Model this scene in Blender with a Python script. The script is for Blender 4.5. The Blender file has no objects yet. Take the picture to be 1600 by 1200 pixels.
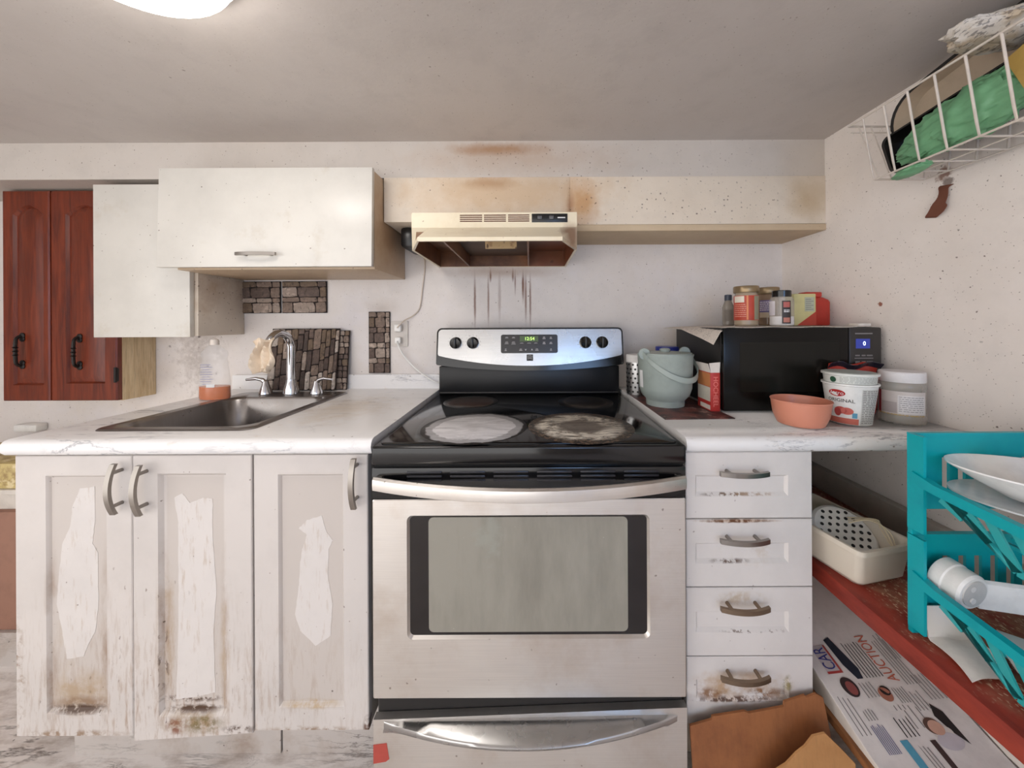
import bpy, bmesh, math, random
from mathutils import Vector, Matrix
random.seed(7)
R = math.radians
scene = bpy.context.scene
COL = scene.collection

# ------------------------------------------------------------------ camera, world, light, exposure
cam_d = bpy.data.cameras.new('camera')
cam_d.sensor_width = 36.0
cam_d.lens = 12.375
cam_d.shift_x = -0.0175
cam_d.shift_y = -0.0594
cam_d.clip_start = 0.02
cam = bpy.data.objects.new('camera', cam_d)
cam.location = (0, 0, 1.2)
cam.rotation_euler = (R(90), R(0.28), 0)
COL.objects.link(cam)
scene.camera = cam
scene.view_settings.view_transform = 'Standard'
scene.view_settings.look = 'None'
scene.view_settings.gamma = 1.0
scene.view_settings.use_curve_mapping = False
scene.view_settings.exposure = 0.06

world = bpy.data.worlds.new('world')
scene.world = world
world.use_nodes = True
bg = world.node_tree.nodes['Background']
bg.inputs['Color'].default_value = (1.0, 0.975, 0.955, 1)
bg.inputs['Strength'].default_value = 2.75
LAMP_STRENGTH = 14.0
WINDOW_STRENGTH = 6.5

# ------------------------------------------------------------------ materials
def lin(c):
    out = []
    for v in c[:3]:
        v = v / 255.0
        out.append(v / 12.92 if v <= 0.04045 else ((v + 0.055) / 1.055) ** 2.4)
    return (out[0], out[1], out[2], 1.0)

class NT:
    def __init__(s, name):
        s.m = bpy.data.materials.new(name)
        s.m.use_nodes = True
        s.t = s.m.node_tree
        s.b = s.t.nodes['Principled BSDF']
        s._p = None; s._dn = {}
    def n(s, typ, **kw):
        nd = s.t.nodes.new(typ)
        for k, v in kw.items(): setattr(nd, k, v)
        return nd
    def link(s, a, b): s.t.links.new(a, b)
    def pos(s):
        if s._p is None: s._p = s.n('ShaderNodeNewGeometry').outputs['Position']
        return s._p
    def math(s, op, a, b=None):
        nd = s.n('ShaderNodeMath', operation=op)
        for i, v in enumerate((a, b)):
            if v is None: continue
            if isinstance(v, (int, float)): nd.inputs[i].default_value = v
            else: s.link(v, nd.inputs[i])
        return nd.outputs[0]
    def vmath(s, op, a, b=None):
        nd = s.n('ShaderNodeVectorMath', operation=op)
        for i, v in enumerate((a, b)):
            if v is None: continue
            if isinstance(v, (tuple, list)): nd.inputs[i].default_value = v
            else: s.link(v, nd.inputs[i])
        return nd.outputs['Value'] if op in ('LENGTH', 'DOT_PRODUCT') else nd.outputs[0]
    def rng(s, v, a, b, c=0.0, d=1.0):
        nd = s.n('ShaderNodeMapRange'); nd.clamp = True
        s.link(v, nd.inputs[0])
        for i, q in zip((1, 2, 3, 4), (a, b, c, d)): nd.inputs[i].default_value = q
        return nd.outputs[0]
    def noise(s, scale, detail=4, rough=.6, stretch=None, dist=0.0, vec=None):
        nd = s.n('ShaderNodeTexNoise')
        nd.inputs['Scale'].default_value = scale
        nd.inputs['Detail'].default_value = detail
        nd.inputs['Roughness'].default_value = rough
        nd.inputs['Distortion'].default_value = dist
        p = vec if vec is not None else s.pos()
        if stretch: p = s.vmath('MULTIPLY', p, stretch)
        s.link(p, nd.inputs['Vector'])
        return nd
    def mix(s, fac, a, b):
        nd = s.n('ShaderNodeMix', data_type='RGBA')
        if isinstance(fac, (int, float)): nd.inputs[0].default_value = fac
        else: s.link(fac, nd.inputs[0])
        for i, v in ((6, a), (7, b)):
            if isinstance(v, tuple): nd.inputs[i].default_value = v
            else: s.link(v, nd.inputs[i])
        return nd.outputs[2]
    def distort(s, amt, scale):
        k = (amt, scale)
        if k not in s._dn:
            v = s.vmath('SUBTRACT', s.noise(scale, 5, .65).outputs['Color'], (.5, .5, .5))
            s._dn[k] = s.vmath('MULTIPLY', v, (amt, amt, amt))
        return s._dn[k]
    # ---- surface marks, each with its own place and shape
    def blotch(s, col, c, scale, lo, hi, amt, stretch=None, region=None):
        f = s.rng(s.noise(scale, 6, .65, stretch).outputs['Fac'], lo, hi, 0, amt)
        if region is not None: f = s.math('MULTIPLY', f, region)
        return s.mix(f, col, lin(c))
    def specks(s, col, c, scale, size, share, amt, region=None, stretch=None):
        v = s.n('ShaderNodeTexVoronoi'); v.inputs['Scale'].default_value = scale
        p = s.vmath('ADD', s.pos(), s.distort(.012, 60))
        if stretch: p = s.vmath('MULTIPLY', p, stretch)
        s.link(p, v.inputs['Vector'])
        f = s.rng(v.outputs['Distance'], size * .55, size, 1, 0)
        sep = s.n('ShaderNodeSeparateColor'); s.link(v.outputs['Color'], sep.inputs[0])
        g = s.rng(sep.outputs[0], 1 - share, 1 - share + .01, 0, 1)
        f = s.math('MULTIPLY', s.math('MULTIPLY', f, g), amt)
        if region is not None: f = s.math('MULTIPLY', f, region)
        return s.mix(f, col, lin(c))
    def region(s, c, r, soft=.5, dist=.5, dscale=14, box=False):
        v = s.vmath('SUBTRACT', s.pos(), c)
        v = s.vmath('MULTIPLY', v, tuple(1.0 / q for q in r))
        if dist: v = s.vmath('ADD', v, s.distort(dist * 2, dscale))
        if box:
            sp = s.n('ShaderNodeSeparateXYZ'); s.link(s.vmath('ABSOLUTE', v), sp.inputs[0])
            return s.rng(s.math('MAXIMUM', s.math('MAXIMUM', sp.outputs[0], sp.outputs[1]), sp.outputs[2]), 1 - soft, 1.0, 1, 0)
        return s.rng(s.vmath('LENGTH', v), 1 - soft, 1.0, 1, 0)
    def stain(s, col, c, ctr, r, amt=.8, soft=.5, dist=.5, dscale=14, box=False):
        f = s.math('MULTIPLY', s.region(ctr, r, soft, dist, dscale, box), amt)
        return s.mix(f, col, lin(c))
    def out(s, col=None, rough=.5, metal=0.0, bump=None, spec=None):
        if col is not None:
            if isinstance(col, tuple): s.b.inputs['Base Color'].default_value = col
            else: s.link(col, s.b.inputs['Base Color'])
        if isinstance(rough, (int, float)): s.b.inputs['Roughness'].default_value = rough
        else: s.link(rough, s.b.inputs['Roughness'])
        s.b.inputs['Metallic'].default_value = metal
        if spec is not None: s.b.inputs['Specular IOR Level'].default_value = spec
        if bump is not None:
            h, st, d = bump
            b = s.n('ShaderNodeBump'); b.inputs['Strength'].default_value = st; b.inputs['Distance'].default_value = d
            s.link(h, b.inputs['Height']); s.link(b.outputs[0], s.b.inputs['Normal'])
        return s.m

_cache = {}
def plain(c, rough=.5, metal=0.0, alpha=1.0, emit=0.0, name=None, trans=0.0, var=.08):
    k = (tuple(c), rough, metal, alpha, emit, trans, name)
    if k in _cache: return _cache[k]
    s = NT(name or 'plain_%02x%02x%02x' % tuple(int(v) for v in c[:3]))
    base = lin(c)
    if emit:
        s.b.inputs['Emission Color'].default_value = base
        s.b.inputs['Emission Strength'].default_value = emit
    if var and metal < .5 and not emit and alpha == 1.0:
        d = tuple(max(0, v * .8) for v in c[:3])
        col = s.blotch(base, d, 22, .45, .8, min(1, var * 6))
        m = s.out(col, rough, metal)
    else:
        m = s.out(base, rough, metal)
    s.b.inputs['Alpha'].default_value = alpha
    s.b.inputs['Transmission Weight'].default_value = trans
    _cache[k] = m
    return m

def wall_mat(name, base, shade, speck_amt=.8, extra=None, bumpy=.25):
    s = NT(name)
    col = s.blotch(lin(base), shade, 2.6, .40, .75, .55)
    col = s.blotch(col, tuple(v * .93 for v in base), 11, .5, .8, .7)
    col = s.blotch(col, (122, 98, 80), 38, .66, .80, .35)
    if extra: col = extra(s, col)
    col = s.specks(col, (112, 90, 74), 120, .17, .22, speck_amt * .8)
    col = s.specks(col, (96, 74, 60), 75, .14, .20, speck_amt * .9, s.rng(s.noise(3.4, 3, .6).outputs['Fac'], .42, .6, .1, 1))
    col = s.specks(col, (84, 62, 48), 40, .10, .14, speck_amt)
    col = s.specks(col, (66, 48, 38), 15, .055, .14, speck_amt)
    h = s.noise(60, 4, .6).outputs['Fac']
    return s.out(col, .62, 0, (h, bumpy, .002), .3)

def back_extra(s, c):
    c = s.blotch(c, (226, 222, 226), 3.3, .52, .7, .5)
    # brown runs of grease under the hood
    for x, zt, zb, w, a in ((-.245, 1.45, 1.18, .0045, .8), (-.185, 1.45, 1.19, .004, .7), (-.135, 1.45, 1.2, .006, .35), (-.175, 1.45, 1.40, .004, .9),
                            (-.075, 1.45, 1.40, .004, .8), (-.065, 1.45, 1.34, .003, .7), (-.03, 1.45, 1.30, .005, .9), (-.018, 1.45, 1.2, .0045, .75), (.002, 1.45, 1.18, .004, .75)):
        c = s.stain(c, (112, 68, 44), (x, 1.57, (zt + zb) / 2 - .012), (w * 1.5, .05, (zt - zb) / 2 + .01), a, .7, .3, 30)
    c = s.stain(c, (176, 150, 132), (-.13, 1.57, 1.43), (.3, .05, .035), .6, .9, .4)
    c = s.stain(c, (170, 155, 140), (-.66, 1.57, 1.27), (.10, .05, .05), .4, .9, .5)
    c = s.stain(c, (110, 88, 72), (-1.48, 1.57, 1.08), (.12, .05, .2), .35, .8, 1.4, 40)
    c = s.specks(c, (70, 50, 40), 30, .2, .35, .8, s.region((-1.5, 1.57, 1.1), (.2, .1, .3), .7, .6))
    return c
def right_extra(s, c):
    c = s.blotch(c, (226, 218, 212), 3, .5, .7, .5)
    c = s.specks(c, (120, 96, 78), 50, .2, .4, .8, s.region((1.125, .84, .99), (.1, .24, .13), .7, .6), (1, .3, 1.3))
    c = s.specks(c, (120, 96, 78), 26, .12, .3, .7, s.region((1.125, .84, .98), (.1, .2, .12), .6, .5), (1, .35, 1))
    c = s.stain(c, (120, 70, 44), (1.125, .955, 1.60), (.05, .02, .022), .8, .4, .9, 60)
    c = s.stain(c, (80, 52, 40), (1.125, .945, 1.575), (.05, .016, .012), .7, .4, .9, 60)
    c = s.stain(c, (140, 70, 40), (1.125, 1.13, 1.255), (.05, .009, .008), .9, .4, .9, 60)
    c = s.stain(c, (128, 106, 88), (1.125, 1.0, .72), (.05, .06, .035), .5, .6, .9, 40)
    return c
def bulk_extra(s, c):
    c = s.stain(c, (158, 116, 78), (-.12, 1.34, 1.862), (.22, .1, .03), .85, .8, .5)
    c = s.stain(c, (172, 140, 112), (-.05, 1.34, 1.83), (.5, .1, .09), .45, .9, .5)
    c = s.specks(c, (80, 60, 48), 60, .2, .4, .6, s.region((.2, 1.34, 1.8), (.7, .1, .1), .5, .5))
    return c
def boxing_extra(s, c):
    c = s.stain(c, (205, 176, 142), (-.1, 1.33, 1.70), (.5, .1, .13), .75, .7, .5)
    c = s.stain(c, (190, 146, 100), (.2, 1.33, 1.655), (.09, .1, .12), .85, .8, .5)
    c = s.stain(c, (150, 100, 62), (.155, 1.33, 1.64), (.02, .1, .08), .6, .8, .5)
    c = s.stain(c, (168, 124, 84), (-.15, 1.33, 1.73), (.12, .1, .03), .5, .8, .5)
    c = s.stain(c, (184, 160, 122), (1.06, 1.33, 1.66), (.1, .1, .1), .6, .8, .5)
    c = s.specks(c, (74, 54, 42), 58, .22, .45, .75, s.region((.5, 1.33, 1.66), (.55, .1, .12), .4, .5))
    return c

M = {}
M['wall_back'] = wall_mat('painted_wall_greasy', (226, 219, 214), (206, 197, 190), .8, back_extra)
M['wall_right'] = wall_mat('painted_wall_marked', (240, 232, 226), (224, 214, 204), .85, right_extra)
M['ceiling'] = wall_mat('painted_ceiling', (198, 191, 186), (184, 176, 170), .55)
M['bulkhead'] = wall_mat('painted_bulkhead', (202, 194, 186), (188, 177, 166), .85, bulk_extra)
M['boxing'] = wall_mat('stained_boxing', (226, 214, 198), (208, 192, 172), .8, boxing_extra)
M['boxing_under'] = wall_mat('stained_board', (206, 186, 158), (176, 148, 116), .6)

def marble(name, base=(238, 236, 235), dirt=None, vein=(128, 128, 136), scale=5.0):
    s = NT(name)
    mp = s.n('ShaderNodeMapping'); s.link(s.pos(), mp.inputs['Vector'])
    mp.inputs['Rotation'].default_value = (0, R(35), R(-38)); mp.inputs['Scale'].default_value = (.42, 2.1, 1.6)
    n1 = s.noise(scale, 7, .62, None, .5, mp.outputs[0]).outputs['Fac']
    v = s.rng(s.math('ABSOLUTE', s.math('SUBTRACT', n1, .5)), 0, .016, 1, 0)
    gate = s.rng(s.noise(3.1, 2, .5).outputs['Fac'], .46, .62, 0, .85)
    col = s.mix(s.math('MULTIPLY', v, gate), lin(base), lin(vein))
    n2 = s.noise(scale * 2.6, 6, .7, None, .6, mp.outputs[0]).outputs['Fac']
    v2 = s.rng(s.math('ABSOLUTE', s.math('SUBTRACT', n2, .52)), 0, .02, 1, 0)
    gate2 = s.rng(s.noise(4.7, 2, .5, None, 0, s.vmath('ADD', s.pos(), (5, 3, 1))).outputs['Fac'], .55, .66, 0, .6)
    col = s.mix(s.math('MULTIPLY', v2, gate2), col, lin(vein))
    if dirt: col = dirt(s, col)
    return s.out(col, .32, 0, None, .4)
def counter_dirt(s, c):
    c = s.stain(c, (206, 188, 164), (-.62, 1.2, .915), (.16, .22, .1), .55, .8, .9, 18)
    c = s.blotch(c, (196, 176, 152), 26, .62, .76, .35)
    return s.specks(c, (100, 76, 58), 40, .16, .12, .7)
def floor_dirt(s, c):
    c = s.blotch(c, (150, 130, 114), 9, .45, .72, .7, (1, 3, 1))
    c = s.specks(c, (60, 44, 34), 50, .14, .2, .8)
    return c
M['marble'] = marble('white_marble_laminate', (233, 231, 230), dirt=counter_dirt)
M['floor'] = marble('marble_vinyl_floor', (238, 232, 228), floor_dirt, (92, 84, 80), 3.5)
M['plinth'] = marble('marble_vinyl_plinth', (190, 182, 176), floor_dirt, (84, 76, 72), 9)

def cab_mat(name, base=(204, 197, 192), extra=None, amt=.8, rough=.42):
    s = NT(name)
    col = s.blotch(lin(base), tuple(v * .94 for v in base), 5, .42, .72, .8)
    if extra: col = extra(s, col)
    col = s.specks(col, (104, 82, 66), 70, .14, .08, amt * .8)
    col = s.specks(col, (88, 64, 48), 34, .09, .10, amt)
    col = s.specks(col, (60, 44, 34), 14, .045, .18, amt)
    return s.out(col, rough, 0, None, .4)
def base_extra(s, c):
    br, dk = (140, 114, 90), (80, 57, 42)
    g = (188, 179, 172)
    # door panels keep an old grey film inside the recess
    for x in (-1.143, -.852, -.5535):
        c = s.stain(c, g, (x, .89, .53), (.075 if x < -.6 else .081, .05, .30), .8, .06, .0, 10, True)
    low = s.region((-.95, .89, .16), (.7, .1, .42), .95, .2)
    c = s.blotch(c, (150, 122, 98), 5, .50, .68, .75, (22, 1, 3.2), low)
    c = s.blotch(c, (112, 86, 66), 9, .60, .72, .7, (16, 1, 3.0), low)
    for x0 in (-1.21, -1.077, -.93, -.775):
        c = s.blotch(c, (136, 108, 84), 12, .42, .66, .7, (2, 1, .6), s.region((x0, .89, .42), (.018, .05, .26), .8, .3, 20))
    # grime on and under the lower rails
    def grime(c, col, ctr, r, sc, lo, hi, amt, st=None):
        return s.blotch(c, col, sc, lo, hi, amt, st, s.region(ctr, r, .6, .35, 30))
    c = grime(c, (168, 146, 120), (-1.143, .89, .275), (.085, .05, .065), 16, .38, .6, .9)
    c = grime(c, br, (-1.143, .89, .243), (.084, .05, .024), 34, .36, .52, .95)
    c = grime(c, dk, (-1.143, .89, .231), (.084, .05, .013), 60, .38, .5, 1.0)
    c = grime(c, (178, 160, 138), (-1.165, .89, .36), (.06, .05, .12), 14, .45, .65, .7, (2, 1, .6))
    c = grime(c, (150, 126, 96), (-.855, .89, .202), (.10, .05, .04), 26, .38, .58, .95)
    c = grime(c, dk, (-.855, .89, .228), (.092, .05, .011), 60, .40, .52, 1.0)
    c = grime(c, dk, (-.86, .89, .252), (.085, .05, .012), 55, .48, .56, .95)
    c = grime(c, (112, 98, 58), (-.825, .89, .196), (.06, .05, .028), 48, .42, .55, .9)
    c = grime(c, (124, 74, 52), (-.895, .89, .19), (.03, .05, .025), 50, .46, .56, .9)
    c = grime(c, (160, 136, 108), (-.925, .89, .42), (.022, .05, .2), 20, .40, .62, .85, (2, 1, .5))
    c = grime(c, dk, (-.93, .89, .36), (.012, .05, .1), 50, .52, .58, .9, (1, 1, .4))
    c = grime(c, (170, 148, 122), (-.775, .89, .36), (.02, .05, .18), 20, .45, .65, .8, (2, 1, .5))
    c = grime(c, dk, (-.735, .89, .182), (.05, .05, .014), 55, .44, .54, 1.0)
    c = grime(c, (176, 152, 118), (-.5535, .89, .242), (.085, .05, .012), 40, .36, .55, .9)
    c = grime(c, br, (-.55, .89, .176), (.16, .05, .016), 40, .46, .58, .9)
    c = grime(c, br, (-1.16, .89, .172), (.16, .05, .014), 40, .46, .58, .9)
    c = grime(c, br, (-1.29, .89, .3), (.02, .05, .2), 40, .48, .6, .8)
    c = grime(c, (96, 62, 44), (-.414, .89, .19), (.012, .05, .03), 40, .36, .5, 1.0)
    c = s.specks(c, (74, 54, 42), 60, .17, .4, .8, s.region((-1.0, .89, .25), (.4, .1, .17), .7, .8), (1, 1, .45))
    c = s.specks(c, (96, 74, 58), 60, .15, .3, .6, s.region((-1.0, .89, .45), (.35, .1, .25), .6, .8), (1, 1, .4))
    return c
def drawer_extra(s, c):
    br, dk = (140, 100, 66), (86, 58, 40)
    def grime(c, col, ctr, r, sc, lo, hi, amt, st=None):
        return s.blotch(c, col, sc, lo, hi, amt, st, s.region(ctr, r, .6, .35, 30))
    c = s.stain(c, (176, 140, 104), (.52, .885, .700), (.12, .05, .005), .6, .6, .5, 60)
    c = grime(c, (104, 66, 40), (.52, .885, .700), (.11, .05, .006), 60, .42, .52, 1.0)
    c = grime(c, dk, (.49, .885, .766), (.075, .05, .005), 70, .47, .54, .9)
    c = grime(c, (150, 120, 90), (.55, .885, .766), (.08, .05, .005), 70, .45, .56, .7)
    c = grime(c, dk, (.50, .885, .598), (.06, .05, .006), 60, .47, .54, .9)
    c = grime(c, (190, 170, 148), (.56, .885, .62), (.1, .05, .04), 16, .5, .66, .6)
    c = grime(c, (186, 166, 142), (.53, .885, .505), (.08, .05, .02), 30, .42, .6, .8)
    c = grime(c, dk, (.56, .885, .422), (.1, .05, .005), 70, .50, .56, .9)
    c = grime(c, (180, 146, 108), (.52, .885, .28), (.15, .05, .055), 18, .40, .62, .85)
    c = grime(c, br, (.585, .885, .262), (.08, .05, .016), 44, .42, .56, .95)
    c = grime(c, br, (.455, .885, .262), (.05, .05, .016), 44, .42, .56, .9)
    c = grime(c, (126, 112, 58), (.645, .885, .29), (.012, .05, .026), 50, .38, .52, .85)
    c = grime(c, dk, (.52, .885, .25), (.13, .05, .007), 70, .46, .54, .95)
    return c
M['cab_base'] = cab_mat('white_base_door_paint', (203, 196, 191), base_extra)
M['peel'] = cab_mat('pale_flaked_paint', (209, 203, 199), lambda s, c: s.blotch(s.specks(c, (96, 74, 58), 44, .16, .3, .7, s.region((-1.0, .89, .35), (.5, .1, .25), .7, .6), (1, 1, .45)), (176, 156, 138), 6, .55, .72, .6, (18, 1, 3)), .7)
M['cab_drawer'] = cab_mat('white_drawer_paint', (218, 212, 208), drawer_extra, .6)
M['cab_wall'] = cab_mat('white_wall_cabinet_paint', (216, 212, 204), lambda s, c: s.specks(s.blotch(c, (190, 178, 158), 7, .58, .74, .5), (96, 74, 58), 60, .13, .07, .8), .8, .3)
M['cab_side'] = cab_mat('cabinet_side_board', (212, 200, 184), lambda s, c: s.specks(s.blotch(c, (160, 128, 96), 6, .5, .75, .6), (84, 60, 44), 60, .2, .3, .6), .7)
M['cab_side_brown'] = cab_mat('cabinet_side_board_browned', (196, 172, 144), lambda s, c: s.specks(s.stain(c, (146, 106, 74), (-.554, 1.4, 1.56), (.1, .2, .22), .6, .8, .5), (84, 60, 44), 70, .2, .35, .7), .7)
M['dark'] = plain((30, 26, 24), .7, name='painted_gap_shade')

def wood(name, a, b, scale=1.0, rough=.35, grain=(14, 14, 1.2)):
    s = NT(name)
    n = s.noise(3.2 * scale, 5, .6, grain, 1.2).outputs['Fac']
    col = s.mix(s.rng(n, .35, .68), lin(a), lin(b))
    n2 = s.noise(9 * scale, 3, .7, (grain[0] * 2, grain[1] * 2, grain[2])).outputs['Fac']
    col = s.mix(s.rng(n2, .52, .72, 0, .55), col, lin(tuple(v * .55 for v in a)))
    return s.out(col, rough, 0, (n2, .15, .001), .5)
M['redwood'] = wood('red_stained_oak', (122, 50, 24), (84, 28, 14), 1.0, .33)
M['oakpaper'] = wood('pale_woodgrain_side', (214, 194, 158), (186, 160, 122), 1.0, .5)
def red_shelf():
    s = NT('red_painted_board')
    col = s.blotch(lin((150, 58, 44)), (112, 40, 32), 7, .4, .7, .9, (3, 1, 3))
    top = s.region((.99, .7, .57), (.225, 1.2, .02), .25, .4, 16)
    col = s.blotch(col, (158, 116, 92), 22, .40, .60, .75, None, top)
    col = s.specks(col, (212, 180, 150), 150, .42, .5, .85, top, (1.6, .8, 1))
    col = s.specks(col, (226, 200, 168), 60, .25, .3, .8, top, (1.4, .7, 1))
    return s.out(col, .5, 0, None, .3)
M['red_shelf'] = red_shelf()

def steel(name, c=(196, 193, 190), rough=.3, stretch=(1, 1, 60), smear=True):
    s = NT(name)
    n = s.noise(6, 3, .6, stretch).outputs['Fac']
    col = s.mix(s.rng(n, .3, .7, 0, .25), lin(c), lin(tuple(v * .86 for v in c)))
    if smear:
        col = s.blotch(col, tuple(v * q for v, q in zip(c, (.84, .78, .72))), 5, .5, .75, .5)
        col = s.specks(col, (110, 90, 74), 50, .14, .12, .6)
    r = s.rng(s.noise(7, 4, .6).outputs['Fac'], .3, .7, rough * .85, rough * 1.25)
    return s.out(col, r, 1.0)
M['steel'] = steel('brushed_stainless', (226, 222, 217), .36)
M['steel_bright'] = steel('polished_stainless', (186, 185, 184), .27, (1, 1, 40), False)
M['sink_steel'] = steel('sink_stainless', (150, 146, 144), .3, (1, 40, 1))
M['chrome'] = plain((205, 205, 208), .12, 1.0, name='chrome')
M['nickel'] = plain((150, 144, 138), .34, 1.0, name='brushed_nickel')
M['handle_dirty'] = plain((140, 122, 104), .42, 1.0, name='tarnished_nickel')
M['iron'] = plain((34, 28, 26), .5, .4, name='black_iron')
M['black_gloss'] = plain((14, 14, 16), .14, 0, name='black_enamel', var=0)
M['black_glass'] = plain((12, 12, 13), .09, 0, name='black_ceramic_glass', var=0)
M['black_plastic'] = plain((24, 23, 23), .32, 0, name='black_plastic')
M['charcoal'] = plain((58, 56, 55), .45, 0, name='charcoal_metal')
M['white_plastic'] = plain((238, 236, 232), .35, 0, name='white_plastic')
M['print_white'] = plain((225, 225, 225), .5, name='white_print', var=0)
M['print_black'] = plain((32, 30, 32), .6, name='black_print', var=0)
M['print_grey'] = plain((136, 132, 130), .6, name='grey_print', var=0)
M['print_red'] = plain((178, 40, 40), .5, name='red_print', var=0)
M['print_blue'] = plain((60, 66, 140), .5, name='blue_print', var=0)

def hood_cream():
    s = NT('cream_enamel')
    col = s.blotch(lin((232, 220, 194)), (206, 184, 150), 7, .5, .75, .5)
    col = s.stain(col, (150, 104, 70), (.14, 1.15, 1.49), (.05, .1, .07), .9, .6, .3)
    col = s.specks(col, (120, 84, 58), 50, .18, .12, .6)
    return s.out(col, .35, 0, None, .4)
M['hood'] = hood_cream()
def hood_in():
    s = NT('greasy_hood_interior')
    col = s.blotch(lin((142, 98, 66)), (74, 42, 28), 5, .4, .7, .9)
    col = s.stain(col, (126, 62, 32), (.1, 1.4, 1.48), (.16, .3, .1), .8, .6, .4)
    col = s.specks(col, (60, 34, 22), 30, .3, .3, .6)
    return s.out(col, .4)
M['hood_in'] = hood_in()
M['hood_filter'] = plain((92, 72, 58), .55, .3, name='greasy_filter')

# ------------------------------------------------------------------ mesh helpers
ORG = {}
def _tag(o, label=None, cat=None, group=None, kind=None):
    if label: o['label'] = label
    if cat: o['category'] = cat
    if group: o['group'] = group
    if kind: o['kind'] = kind
    return o
def thing(name, label, cat, loc, group=None):
    o = bpy.data.objects.new(name, None)
    o.empty_display_size = .05
    o.location = loc
    COL.objects.link(o)
    ORG[o.name] = Vector(loc)
    return _tag(o, label, cat, group)

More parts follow.
